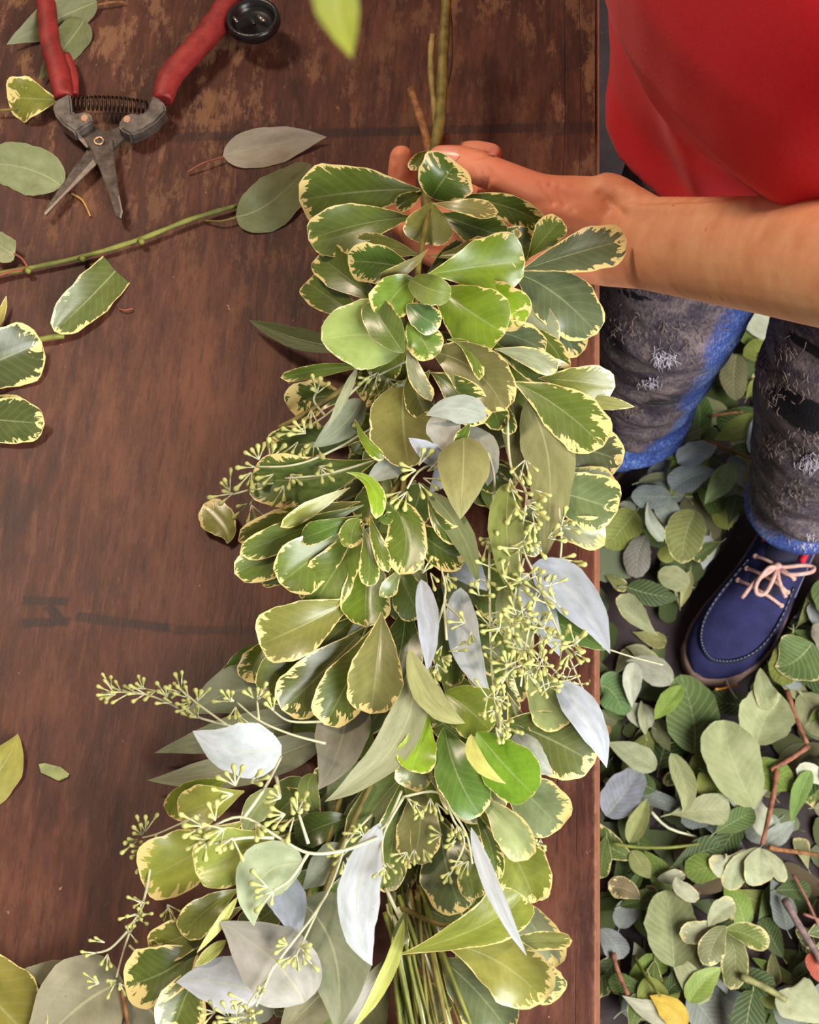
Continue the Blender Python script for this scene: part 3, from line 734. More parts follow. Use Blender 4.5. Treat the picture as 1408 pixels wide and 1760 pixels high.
# the dense hanging sprigs on the right
A1 = [(838, 775, 8.4), (850, 830, 8.8), (842, 930, 9.0), (842, 1040, 9.2), (846, 1160, 9.4), (862, 1262, 9.0)]
A2 = [(872, 720, 8), (878, 800, 9.4), (905, 850, 9.8), (896, 930, 9.8), (925, 1000, 9.8), (962, 1090, 9.4), (985, 1118, 8.8)]
A3 = [(900, 960, 9.8), (882, 1040, 9.8), (880, 1130, 9.8), (850, 1200, 9.6)]
A4 = [(925, 1010, 9.6), (905, 1100, 9.8), (895, 1180, 9.6)]
sprig([A1], along(A1[2:], 13, 1, 18) + [(848, 845, 9, 90), (842, 925, 9.2, None), (838, 930, 9.2, 60)], 25, bl=28)
sprig([A2], along(A2[1:4], 10, 2, 22, 60) + along(A2[3:], 10, 3, 22) + [(905, 860, 10, 20), (915, 880, 10, 40), (985, 1112, 9, 300), (985, 1120, 9, 30), (978, 1125, 9, 120)], 26, bl=30)
sprig([A3], along(A3, 15, 4, 26), 27, bl=30)
sprig([A4], along(A4, 13, 5, 30), 28, bl=28)
sprig([[(930, 1190, 9.2), (910, 1130, 9.6), (925, 1060, 9.6)]], along([(930, 1190, 9.2), (910, 1130, 9.6), (925, 1060, 9.6)], 11, 6, 26), 29, bl=26)
sprig([[(960, 870, 7.8), (965, 930, 8), (962, 970, 8)], [(962, 960, 8), (980, 965, 8)]], [(965, 905, 8, 330), (963, 960, 8, 0), (966, 968, 8, 60), (958, 968, 8, 110), (970, 975, 8, 40), (940, 925, 8.6, 340)], 30, bl=30)
sprig([[(870, 1080, 8.4), (930, 1130, 8), (985, 1185, 7.6)]], along([(950, 1140, 8), (1000, 1185, 7.6)], 7, 8, 12), 31, bl=20)
sprig([[(768, 1100, 8), (764, 1040, 8), (766, 1010, 8), (758, 975, 8)], [(764, 1036, 8), (800, 1070, 8.6)], [(766, 1030, 8), (745, 1100, 8), (740, 1160, 7.6)]],
      [(728, 980, 8, 210), (726, 985, 8, 300), (740, 985, 8, 60), (765, 990, 8, 60), (770, 985, 8, 90), (800, 1070, 9, 200), (810, 1085, 9, 90), (758, 1130, 8, 30), (750, 1140, 8, 90), (760, 1110, 8, 120), (745, 1150, 8, 70), (772, 1120, 8, 340)], 32, bl=26)
sprig([[(850, 1190, 9.4), (852, 1230, 9.2), (860, 1275, 9)]], along([(850, 1200, 9.4), (860, 1270, 9)], 8, 9, 10, 90), 33, bl=22)
# left
A = [(470, 1262, 5), (350, 1236, 5.4), (265, 1198, 5), (196, 1184, 4.4)]
sprig([A], along(A[1:], 12, 10, 12, 200) + [(192, 1182, 4.6, 250), (192, 1190, 4.4, 150)], 34, bl=25)
A = [(390, 1246, 6), (340, 1210, 5.8), (312, 1185, 5.6)]
sprig([A], [(312, 1186, 5.6, 260), (310, 1190, 5.6, 180), (330, 1205, 5.6, 160), (340, 1205, 5.8, 290), (325, 1200, 5.6, 230)], 35, bl=26)
A = [(560, 1278, 7), (500, 1262, 7), (445, 1238, 6.8), (405, 1205, 6.6)]
sprig([A, [(445, 1236, 6.8), (442, 1205, 6.6)], [(560, 1240, 6), (500, 1240, 6), (470, 1222, 6)]], [(402, 1205, 6.8, 200), (396, 1206, 6.8, 260), (442, 1203, 6.8, 300), (436, 1200, 6.6, 230), (405, 1215, 6.6, 90), (410, 1230, 6.6, 60), (470, 1222, 6, 250)], 36, bl=28)
A = [(650, 1440, 10), (590, 1462, 10.4), (530, 1466, 10.8), (480, 1440, 11.4), (415, 1404, 12), (350, 1428, 12)]
sprig([A, [(530, 1466, 10.8), (500, 1510, 10.6), (470, 1530, 10.4)], [(420, 1404, 12), (455, 1355, 11.6), (484, 1300, 10)], [(470, 1440, 11.4), (420, 1440, 12), (365, 1450, 12)],
       [(530, 1450, 10.8), (514, 1400, 11.4)], [(475, 1335, 11), (482, 1370, 11.4)]],
      [(350, 1420, 12.4, 200), (355, 1435, 12.4, 130), (360, 1445, 12.4, 180), (370, 1410, 12.4, 250), (512, 1395, 11.6, 280), (505, 1405, 11.6, 120), (490, 1400, 11.6, 170), (482, 1372, 11.6, 200), (500, 1380, 11.6, 30),
       (400, 1365, 12, 170), (405, 1350, 12, 250), (430, 1345, 12, 340), (470, 1532, 10.4, 130), (460, 1525, 10.4, 200), (385, 1425, 12.4, 150), (400, 1440, 12.4, 110), (440, 1415, 12, 60)], 37, r=3.4, bl=34)
A = [(345, 1400, 5), (275, 1432, 4.6), (245, 1440, 4.2)]
sprig([A, [(270, 1435, 4.6), (255, 1465, 4.2)]], [(245, 1436, 4.2, 240), (238, 1444, 4.2, 170), (250, 1430, 4.4, 270), (255, 1465, 4.2, 120), (250, 1460, 4.2, 190), (258, 1450, 4.2, 80)], 38, bl=27)
A = [(262, 1468, 4.4), (248, 1545, 4), (222, 1605, 3.6), (200, 1680, 3)]
sprig([A, [(220, 1600, 3.6), (190, 1630, 3.2), (165, 1638, 2.8)], [(222, 1625, 3.4), (250, 1650, 3.6)]],
      along(A[1:3], 6, 12, 8) + [(165, 1638, 2.8, 180), (180, 1620, 3, 200), (185, 1640, 3, 90), (200, 1685, 3, 150), (205, 1690, 3.4, 60), (170, 1690, 3, 200), (290, 1560, 4.4, 90), (288, 1555, 4.4, 60)], 39, bl=23)
A = [(692, 1370, 7), (752, 1362, 7), (780, 1410, 7.2), (798, 1450, 7.2), (770, 1510, 7)]
sprig([A, [(690, 1360, 8), (668, 1410, 9), (655, 1425, 10)], [(694, 1370, 8), (660, 1432, 9.6), (658, 1478, 10.6), (664, 1490, 10.6)], [(760, 1370, 7), (800, 1430, 7.2), (812, 1485, 7)]],
      along(A[2:], 7, 13, 14, 110) + [(712, 1380, 7.2, 60), (740, 1372, 7.2, 90), (730, 1390, 7, 120), (700, 1372, 7.2, 40), (765, 1360, 7.2, 20), (750, 1380, 7.2, 80), (664, 1484, 11, 30), (660, 1490, 11, 100), (805, 1480, 7.2, 120), (760, 1435, 7, 180), (712, 1460, 7, 90), (700, 1465, 7, 130), (728, 1460, 7, 60)], 40, bl=25)
A = [(640, 1400, 5), (610, 1430, 6), (580, 1470, 6.4)]
sprig([A], [(626, 1432, 6.4, 180), (628, 1440, 6.4, 260), (600, 1460, 6.6, 150), (585, 1470, 6.6, 200), (590, 1480, 6.6, 90), (600, 1490, 6.6, 60), (595, 1475, 6.6, 20)], 41, bl=28)
A = [(600, 1430, 6), (560, 1540, 7.6), (480, 1650, 8.6), (425, 1730, 8.6), (410, 1770, 8.6)]
sprig([A, [(548, 1560, 7.6), (520, 1620, 8), (505, 1650, 8.2)], [(470, 1660, 8.6), (440, 1730, 9)]],
      along(A[3:], 5, 15, 14) + [(510, 1640, 8.4, 110), (500, 1645, 8.4, 150), (520, 1640, 8.4, 60), (515, 1625, 8.4, 20), (495, 1625, 8.4, 200), (420, 1720, 9, 180), (395, 1750, 8.8, 200), (430, 1730, 9, 80), (370, 1740, 8.6, 190), (440, 1715, 9, 300)], 42, bl=27)
A = [(872, 1400, 5), (902, 1425, 4.8), (920, 1450, 4.4)]
sprig([A], along(A, 7, 16, 12, 60), 43, bl=24)

# ------------------------------------------------------------------ pruning shears
SH = P(170, 242, 0)
shears = empty('pruning_shears', SH)
tag(shears, 'open pruning shears with worn red grips, dark blades and a coil spring', 'pruning shears')
M_STEEL = plain('dark_blade_steel', (84, 76, 70), 0.42, 0.5, metal=0.75, var=0.25, scale=130, bump=0.15)
M_STEEL2 = plain('grey_forged_steel', (112, 104, 98), 0.38, 0.5, metal=0.7, var=0.25, scale=110, bump=0.15)
M_EDGE = plain('bright_ground_steel', (186, 170, 158), 0.25, 0.6, metal=0.9, var=0.1)
M_RIVET = plain('copper_rivet', (206, 160, 128), 0.35, 0.6, metal=0.7, var=0.1)
M_SPRING = plain('rusty_spring_wire', (70, 50, 40), 0.4, 0.5, metal=0.7, var=0.3, scale=300)
M_BLACK = plain('black_plastic', (26, 23, 23), 0.3, 0.5, var=0.1)
def grip_mat():
    N = NT('worn_red_vinyl', 0.55, 0.4)
    o = N.objco(); a = N.noise(o, 55.0, 6, 0.7); b = N.noise(o, 220.0, 3)
    c = N.ramp(a, [(0.3, lin((92, 28, 25))), (0.5, lin((138, 38, 35))), (0.72, lin((158, 56, 49)))])
    N.col(N.mix(N.math('MULTIPLY', N.step(b, 0.58, 0.7), 0.45), c, c4(84, 30, 28)))
    N.bump(a, 0.25, 0.002); return N.m
M_GRIP = grip_mat()
def flat(name, poly, h0, h1, mat, bev=0.0006, parent=shears, org=SH):
    top = [P(u, v, h1) for (u, v) in poly]
    mb = MB(); mb.prism(top, (0, 0, (h1 - h0) / 100.0))
    return mb.build(name, mat, parent, org, False, bev)
bl = flat('blade', [(130,228),(158,211),(167,222),(180,224),(192,236),(196,258),(199,290),(205,335),(211,364),(208,376),(200,372),(188,335),(172,292),(160,262),(150,246),(140,236)], 0.95, 1.2, M_STEEL)
flat('cutting_edge', [(205,335),(211,364),(208,376),(206,372),(208,362),(203,338)], 1.15, 1.24, M_EDGE, 0)
flat('blade', [(203,217),(222,232),(208,245),(196,256),(186,262),(165,283),(158,276),(112,332),(78,370),(75,364),(98,328),(126,288),(146,262),(156,246),(176,228)], 0.62, 0.9, M_STEEL)
flat('cutting_edge', [(165,283),(160,273),(118,322),(76,366),(78,370),(114,332)], 0.86, 0.96, M_EDGE, 0)
flat('bypass_shoulder', [(136,232),(144,238),(152,252),(148,253),(140,244),(133,236)], 1.1, 1.22, M_EDGE, 0)
flat('handle_shank', [(94,172),(120,158),(123,180),(124,194),(148,190),(156,196),(159,208),(150,214),(128,227),(108,213),(95,198),(91,184)], 0.7, 2.0, M_STEEL2, 0.0016)
flat('handle_shank', [(263,160),(284,178),(285,190),(268,209),(244,224),(224,231),(205,221),(203,212),(212,197),(226,193),(242,195),(253,188)], 0.6, 1.9, M_STEEL2, 0.0016)
def chain(name, pts, rpx, mat, n=14, flatten=0.8, parent=shears, org=SH):
    q = smooth_path([P(*p) for p in pts], 5); k = len(q)
    mb = MB(); secs = []
    for i, p in enumerate(q):
        t = (q[min(i + 1, k - 1)] - q[max(i - 1, 0)]).normalized()
        a = t.cross(Vector((0, 0, 1))).normalized(); b = a.cross(t)
        f = i / (k - 1) * (len(rpx) - 1); j = min(int(f), len(rpx) - 2); r = (rpx[j] * (1 - (f - j)) + rpx[j + 1] * (f - j)) * mpp(p)
        r *= 1 + 0.03 * math.sin(i * 2.3)
        secs.append((p, a, r, b, r * flatten))
    s0 = secs[0]; secs.insert(0, (s0[0], s0[1], s0[2] * .6, s0[3], s0[4] * .6)); s1 = secs[-1]; secs.append((s1[0], s1[1], s1[2] * .7, s1[3], s1[4] * .7))
    mb.loft(secs, n)
    return mb.build(name, mat, parent, org)
chain('grip', [(62, -150, 1.8), (70, -70, 1.8), (79, 0, 1.7), (86, 70, 1.6), (100, 120, 1.5), (110, 168, 1.5)], [14, 16, 16, 17, 17, 19, 16], M_GRIP)
chain('grip_lip', [(112, 95, 1.0), (124, 125, 1.0), (127, 164, 1.0)], [9, 10, 9], M_GRIP)
chain('grip', [(440, -130, 1.9), (418, -60, 1.9), (396, 0, 1.9), (364, 50, 1.8), (322, 98, 1.7), (292, 134, 1.6), (280, 172, 1.5)], [15, 20, 23, 23, 22, 22, 18], M_GRIP)
mb = MB(); a, b = P(124, 178, 1.3), P(254, 184, 1.3); ax = (b - a).normalized(); s1 = ax.cross(Vector((0, 0, 1))).normalized(); s2 = s1.cross(ax)
q = []
for i in range(18 * 12 + 1):
    t = i / (18 * 12); w = 2 * math.pi * i / 12; r = 12.5 * 0.00044 * (0.8 + 0.2 * math.sin(math.pi * t))
    q.append(a.lerp(b, t) + (s1 * math.cos(w) + s2 * math.sin(w)) * r + s1 * (-0.0018 * math.sin(math.pi * t)))
mb.tube(q, 0.00085, 5); mb.build('coil_spring', M_SPRING, shears, SH)
def disc(name, u, v, h, rpx, th, mat, parent=shears, org=SH, n=18):
    flat(name, [(u + rpx * math.cos(2 * math.pi * k / n), v + rpx * math.sin(2 * math.pi * k / n)) for k in range(n)], h - th, h, mat, 0.0003, parent, org)
disc('rivet', 145, 202, 2.08, 6, .2, M_RIVET); disc('rivet', 218, 204, 1.98, 6, .2, M_RIVET)
mb = MB(); c = P(170, 242, 1.28); q = [c + Vector((math.cos(w), math.sin(w), 0)) * 0.0034 for w in [2 * math.pi * k / 20 for k in range(21)]]
mb.tube(q, 0.0009, 6); mb.build('pivot_ring', M_RIVET, shears, SH)
disc('pivot_bolt', 170, 242, 1.24, 7, .3, M_STEEL)
# black catch at the end of the grip: an oval shell with a hole
mb = MB()
c = P(437, 40, 2.3); A = (P(480, 26, 2.6) - P(394, 54, 2.2)) / 2; B = (P(424, 10, 2.3) - P(452, 72, 2.3)) / 2 ; Cn = A.normalized().cross(B.normalized())
secs = []
nn = 28
ring = lambda k, h: [c + A * (k * math.cos(2 * math.pi * i / nn)) + B * (k * math.sin(2 * math.pi * i / nn)) + Cn * h for i in range(nn)]
rows = [ring(0.06, -0.004), ring(0.82, -0.006), ring(1.02, 0.0), ring(1.0, 0.007), ring(0.86, 0.008), ring(0.80, 0.002), ring(0.62, -0.001), ring(0.06, -0.0015)]
vs = [p for r in rows for p in r]; fs = []
for i in range(len(rows)):
    i2 = (i + 1) % len(rows)
    for k in range(nn):
        fs.append([i * nn + k, i * nn + (k + 1) % nn, i2 * nn + (k + 1) % nn, i2 * nn + k])
mb.add(vs, fs); kn = mb.build('locking_catch', M_BLACK, shears, SH)
mb = MB(); mb.tube([P(444, 28, 2.9), P(454, 36, 2.9)], 0.0016, 8); mb.tube([P(402, 30, 2.9), P(408, 38, 2.9)], 0.0012, 8); mb.build('catch_pin', M_EDGE, kn, SH)

# ------------------------------------------------------------------ loose leaves, twigs and cuttings on the table
def loose(spec, label, name='loose_leaf', petiole=None, prad=2.0, pmat=None, cat='leaf'):
    root = traced_leaf(spec, None, None, name=name)
    root.color = (*[x * (1.0 if 'tan' in label else 0.78) for x in root.color[:3]], root.color[3])
    tag(root, label, cat)
    if petiole:
        mb = MB(); q = smooth_path([P(*p) for p in petiole], 5); mb.tube(q, prad * mpp(q[0]), 5)
        mb.build('petiole', pmat or M_STEM, root, root.location)
    return root
loose(('e', [(384, 270), (470, 250), (562, 237)], 66, .5, .5, (172, 160, 142), 0, 0, .25), 'narrow greyish tan eucalyptus leaf with a red stalk on the table', petiole=[(386, 269, .5), (350, 280, .6), (322, 296, .3)], pmat=M_REDTWIG)
loose(('r', [(406, 374), (465, 350), (534, 284)], 84, .6, .9, (134, 142, 100), 0, 0, .3), 'broad grey green eucalyptus leaf touching the cut green twig', petiole=[(408, 373, .6), (380, 380, .6), (352, 379, .3)], pmat=M_OLIVE)
loose(('r', [(108, 326), (50, 296), (-30, 286)], 84, .4, .5, (150, 158, 112), 0, 0, .2), 'pale green oval leaf under the tip of the shears')
loose(('e', [(168, 8), (95, 40), (13, 82)], 62, .4, .4, (136, 140, 98), 0, 0, .2), 'grey green pointed leaf lying crosswise under a red shear grip', petiole=[(166, 9, .4), (190, 4, .5), (214, 4, .3)], pmat=M_BROWN)
loose(('e', [(146, 40), (118, 80), (68, 142)], 56, .3, .3, (124, 130, 88), 0, 0, .1), 'dull green leaf mostly hidden behind the upright red shear grip')
loose(('p', [(104, 184), (60, 182), (17, 180)], 76, .5, .4, (146, 146, 66), 1.0, 0, .2), 'yellow blotched variegated leaf beside the shear spring', petiole=[(106, 184, .75), (40, 186, .75), (-20, 192, .6)], prad=2.4, pmat=M_OLIVE)
loose(('c', [(200, 468), (150, 520), (94, 572)], 96, .5, .5, (110, 122, 62), .6, 0, .3), 'variegated leaf with its base snipped off straight')
loose(('o', [(-70, 650), (0, 618), (72, 588)], 106, .8, 1.0, (92, 102, 62), .6, 0, .3), 'dark variegated leaf with cream tip above another like it at the table side', petiole=[(60, 585, .4), (90, 579, .5), (110, 578, .3)], prad=5, pmat=M_STEM)
loose(('o', [(-80, 714), (0, 722), (77, 728)], 78, .9, .9, (98, 108, 64), .6, 0, .3), 'flat variegated leaf lying over the edge of a second one')
loose(('p', [(-80, 700), (-20, 696), (42, 694)], 36, .4, .4, (84, 90, 52), 1.0, 0, .1), 'cream edged leaf half covered by a bigger variegated leaf')
loose(('l', [(-10, 570), (2, 540), (11, 508)], 14, .4, .8, (190, 176, 92), .4, 0, .1), 'thin yellow sliver of leaf at the table side')
loose(('e', [(-60, 1390), (0, 1325), (31, 1262)], 76, .4, .4, (166, 160, 74), 0, 0, .2), 'yellow green pointed leaf lying on bare wood')
loose(('e', [(212, 1688), (130, 1735), (40, 1830)], 150, 1.0, .6, (146, 140, 112), 0, 0, .5), 'broad grey leaf with a pale midrib beside the garland foot')
loose(('r', [(170, 1712), (60, 1740), (-60, 1830)], 150, .3, .3, (140, 138, 108), 0, 0, .2), 'broad grey leaf tucked under another grey leaf')
loose(('r', [(214, 1690), (270, 1750), (330, 1830)], 110, .4, .4, (138, 134, 110), 0, 0, .2), 'grey leaf sticking out under the cream edged garland leaves')
loose(('o', [(-110, 1620), (-30, 1700), (66, 1800)], 130, .9, .9, (160, 150, 76), .2, 0, .3), 'large yellowing leaf in front of the grey leaves')
loose(('p', [(390, 934), (386, 905), (350, 866)], 58, .5, .5, (168, 166, 84), .9, 0, .2), 'small yellow green leaf lying alone beside the garland', petiole=None)
# snipped fragment
mb = MB(); mb.prism([P(u, v, .18) for (u, v) in ((66, 1313), (76, 1311), (104, 1318), (119, 1330), (116, 1335), (100, 1342), (84, 1334), (70, 1328))], (0, 0, .0014))
tag(mb.build('leaf_clipping', plain('clipped_leaf_green', (132, 140, 84), 0.4, var=0.15), None, P(90, 1326, 0), False, 0.0003), 'small snipped piece of leaf on the bare wood', 'leaf clipping')
# cut green twig with one leaf
tw0 = P(200, 415, 0)
twig = empty('cut_twig', tw0)
tag(twig, 'long slim cut green twig lying across the table', 'twig')
mb = MB(); q = smooth_path([P(-60, 480, .5), P(48, 461, .5), P(142, 441, .5), P(243, 410, .6), P(330, 376, .6), P(409, 353, .5)], 6)
mb.tube(q, [4.2 * mpp(p) * (1 + 0.12 * math.sin(i * 1.7)) for i, p in enumerate(q)], 8)
for (u, v) in ((142, 441), (243, 411), (48, 461)): mb.ball(P(u, v + 4, .7), .0026, 8, 6)
mb.build('stem', M_STEM, twig, tw0)
mb = MB(); mb.tube(smooth_path([P(48, 461, .6), P(38, 445, .7), P(24, 436, .7)], 4), .0009, 5); mb.tube(smooth_path([P(48, 462, .6), P(20, 466, .6), P(-20, 480, .5)], 4), .0013, 5); mb.build('petiole', M_REDTWIG, twig, tw0)
traced_leaf(('e', [(26, 437), (0, 422), (-50, 380)], 46, .7, .8, (138, 140, 100), 0, 0, .2), twig, tw0)
def bit(name, pts, rpx, mat, label, cat):
    org = P(pts[0][0], pts[0][1], 0); mb = MB(); mb.tube(smooth_path([P(*p) for p in pts], 5), rpx * mpp(org), 5)
    return tag(mb.build(name, mat, None, org), label, cat)
bit('thin_stalk', [(122, 332, .2), (142, 345, .3), (155, 371, .2)], 2, plain('straw_yellow_stalk', (176, 132, 66), 0.6), 'thin curved straw coloured stalk between the shear blades', 'stalk')
bit('thin_stalk', [(203, 530, .2), (214, 533, .3), (228, 530, .25)], 1.4, M_REDTWIG, 'tiny reddish stalk beside the snipped variegated leaf', 'stalk')
bit('dark_twig', [(208, 1690, 1.6), (214, 1725, 1.2), (226, 1800, .9)], 4, M_BROWN, 'dark thin twig between two grey leaves', 'twig')

# ------------------------------------------------------------------ the person beside the table
FD = Vector((-0.6, -0.8, 0)); RD = Vector((-0.8, 0.6, 0)); ZU = Vector((0, 0, 1))
PORG = Vector((0.37, 0.80, 0))
person = empty('person', PORG)
tag(person, 'person in a red shirt and ripped jeans holding up the end of the garland', 'person')
def skin_mat():
    N = NT('skin', 0.5, 0.35)
    o = N.objco(); a = N.noise(o, 34.0, 4, 0.6); b = N.noise(o, 420.0, 2); d = N.noise(o, 75.0, 1)
    c = N.ramp(a, [(0.3, lin((222, 150, 112))), (0.5, lin((234, 166, 126))), (0.72, lin((242, 182, 144)))])
    c = N.mix(N.math('MULTIPLY', N.step(d, 0.78, 0.795), 0.5), c, c4(136, 76, 52))
    # redder fingers: everything left of the wrist
    X = N.xyz(o)
    fing = N.step(X[0], -0.20, -0.29)
    N.col(N.mix(N.math('MULTIPLY', fing, 0.45), c, c4(222, 112, 88)))
    N.bsdf.inputs['Subsurface Weight'].default_value = 0.12
    N.bsdf.inputs['Subsurface Radius'].default_value = (0.012, 0.005, 0.003)
    N.bsdf.inputs['Subsurface Scale'].default_value = 0.4
    wr = N.noise(N.mapping(o, (1.0, 0.35, 0.6)), 120.0, 3)
    N.bump(N.math('ADD', N.math('MULTIPLY', b, 0.8), N.math('MULTIPLY', wr, 0.4)), 0.2, 0.0012)
    return N.m
M_SKIN = skin_mat()
M_NAIL = plain('finger_nail', (226, 150, 128), 0.3, 0.5, var=0.05)
def remesh(mb, name, voxel, mat, parent, org, smooth=8, fac=0.5, post=None):
    me = mesh_from(name, [v - Vector(org) for v in mb.v], mb.f)
    bm = bmesh.new(); bm.from_mesh(me); bmesh.ops.recalc_face_normals(bm, faces=bm.faces); bm.to_mesh(me); bm.free()
    t = bpy.data.objects.new(name + '_src', me); COL.objects.link(t)
    r = t.modifiers.new('r', 'REMESH'); r.mode = 'VOXEL'; r.voxel_size = voxel; r.use_smooth_shade = True
    s = t.modifiers.new('s', 'SMOOTH'); s.factor = fac; s.iterations = smooth
    dg = bpy.context.evaluated_depsgraph_get(); dg.update()
    m2 = bpy.data.meshes.new_from_object(t.evaluated_get(dg)); m2.name = name
    bpy.data.objects.remove(t)
    if post:
        for v in m2.vertices: v.co = post(v.co + Vector(org)) - Vector(org)
    m2.polygons.foreach_set('use_smooth', [True] * len(m2.polygons))
    m2.materials.clear(); m2.materials.append(mat)
    o = bpy.data.objects.new(name, m2); COL.objects.link(o); o.parent = parent
    return o
body = MB()
def limb(mb, rows, flat=1.0, n=20):
    """rows: (point, half width px or metres<1, flatness) flattened towards the camera"""
    k = len(rows); secs = []
    pts = [r[0] for r in rows]
    for i, r in enumerate(rows):
        p = r[0]; t = (pts[min(i + 1, k - 1)] - pts[max(i - 1, 0)]).normalized()
        view = (CAM - p).normalized()
        a = t.cross(view).normalized(); b = a.cross(t).normalized()
        w = r[1] if r[1] < 1 else r[1] * mpp(p)
        f = r[2] if len(r) > 2 else flat
        secs.append((p, a, w, b, w * f))
    mb.loft(secs, n)
def finger(mb, pts, rpx):
    q = [P(*p) for p in pts]
    rr = [r * mpp(x) for r, x in zip(rpx, q)]
    q2 = smooth_path(q, 4); r2 = []
    for i in range(len(q2)):
        f = i / 4; j = min(int(f), len(rr) - 2); r2.append(rr[j] * (1 - (f - j)) + rr[j + 1] * (f - j))
    mb.tube(q2, r2, 12); mb.ball(q2[-1], r2[-1], 12, 9); mb.ball(q2[0], r2[0], 12, 9)
# forearm and hand that hold the garland
limb(body, [(P(1660, 490, 40), 96, .9), (P(1500, 468, 31), 112, .86), (P(1408, 448, 25), 112, .84), (P(1300, 437, 18), 99, .8), (P(1200, 427, 11.5), 88, .72), (P(1115, 418, 7), 80, .66),
            (P(1060, 402, 5.4), 92, .5), (P(1000, 396, 4.4), 90, .42), (P(930, 384, 3.6), 84, .36), (P(862, 380, 3.2), 76, .32), (P(820, 380, 3.0), 64, .28)], n=24)
finger(body, [(1060, 352, 6.4), (1000, 342, 6.6), (930, 334, 6.8), (858, 304, 7.6), (800, 280, 7.9), (757, 271, 7.7)], [46, 40, 36, 31, 29, 22])
finger(body, [(1040, 380, 5.2), (990, 368, 6.0), (930, 352, 6.2)], [58, 46, 36])
finger(body, [(1075, 345, 6.2), (1050, 336, 6.6)], [34, 36])
finger(body, [(850, 345, 3.2), (790, 308, 2.8), (778, 275, 3.6), (812, 262, 4.9), (846, 264, 5.2)], [28, 25, 23, 21, 18])
finger(body, [(838, 368, 2.8), (740, 374, 2.0), (696, 338, 2.8), (690, 296, 4.6), (690, 270, 5.4)], [28, 26, 25, 24, 21])
finger(body, [(838, 398, 2.8), (740, 412, 1.9), (690, 384, 2.6), (672, 346, 4.0)], [27, 24, 23, 19])
finger(body, [(848, 428, 2.8), (770, 446, 2.0), (722, 428, 2.4), (700, 396, 3.4)], [23, 21, 19, 16])
# upper arm, shoulders, torso, neck, head, other arm, legs
EL = P(1660, 490, 40)
SL = Vector((0.455, 0.535, 1.37)); SR = Vector((0.145, 0.765, 1.37))
body.capsules([EL, EL.lerp(SL, 0.5), SL], [0.040, 0.047, 0.058])
body.capsules([SR, Vector((0.10, 0.93, 1.20)), Vector((0.13, 1.02, 1.08)), Vector((0.26, 1.05, 1.02)), Vector((0.36, 1.03, 1.00))], [0.056, 0.046, 0.04, 0.03, 0.026])
body.capsules([Vector((0.36, 1.03, 1.00)), Vector((0.43, 1.0, 0.985))], [0.032, 0.03])
for k, (dx, dz) in enumerate(((0.0, 0.02), (0.008, 0.006), (0.008, -0.01), (0.0, -0.024))):
    body.capsules([Vector((0.43 + dx, 1.0, 0.985 + dz)), Vector((0.465 + dx, 0.985, 0.975 + dz)), Vector((0.478 + dx, 0.965, 0.965 + dz))], [0.0095, 0.0085, 0.0075])
body.capsules([Vector((0.39, 1.01, 1.01)), Vector((0.425, 0.975, 1.025)), Vector((0.45, 0.96, 1.03))], [0.013, 0.011, 0.009])
TOR = [(0.80, 0.375, 0.785, 0.165, 0.115), (0.95, 0.355, 0.76, 0.155, 0.12), (1.10, 0.325, 0.71, 0.16, 0.125), (1.25, 0.305, 0.665, 0.18, 0.115), (1.36, 0.30, 0.65, 0.17, 0.085), (1.43, 0.295, 0.64, 0.09, 0.065)]
body.loft([(Vector((x, y, z)), RD, a, FD, b) for (z, x, y, a, b) in TOR], 24)
NK = Vector((0.29, 0.63, 1.42)); HD = Vector((0.265, 0.595, 1.60))
body.capsules([NK, Vector((0.28, 0.615, 1.52))], [0.058, 0.054])
FT = (FD + Vector((0, 0, -0.35))).normalized(); HU = FT.cross(RD).normalized()
if HU.z < 0: HU = -HU
body.ball(HD + HU * 0.02, (0.075, 0.092, 0.10), 18, 14, (RD, FT, HU))
body.ball(HD + FT * 0.035 - HU * 0.055, (0.052, 0.055, 0.058), 16, 12, (RD, FT, HU))
body.capsules([HD + FT * 0.092 + HU * 0.012, HD + FT * 0.112 - HU * 0.022], [0.010, 0.015])
for s in (-1, 1): body.ball(HD + RD * (0.077 * s) - HU * 0.005 - FT * 0.008, (0.010, 0.018, 0.030), 10, 8, (RD, FT, HU))
body.capsules([HD + FT * 0.088 - HU * 0.052 - RD * 0.02, HD + FT * 0.088 - HU * 0.052 + RD * 0.02], [0.009, 0.009])
RL = [Vector((0.30, 0.84, 0.86)), Vector((0.250, 0.795, 0.50)), Vector((0.272, 0.885, 0.10))]
LL = [Vector((0.435, 0.745, 0.86)), Vector((0.400, 0.715, 0.50)), Vector((0.464, 0.762, 0.10))]
for L3 in (RL, LL):
    body.capsules([L3[0], L3[0].lerp(L3[1], .5), L3[1], L3[1].lerp(L3[2], .35), L3[2]], [0.078, 0.066, 0.052, 0.05, 0.034])
    body.capsules([L3[2] + Vector((0, 0, -0.045)), L3[2] + Vector((0, 0, -0.066)) + FD * 0.04], [0.03, 0.017])
bo = remesh(body, 'body', 0.0020, M_SKIN, person, PORG, smooth=7)
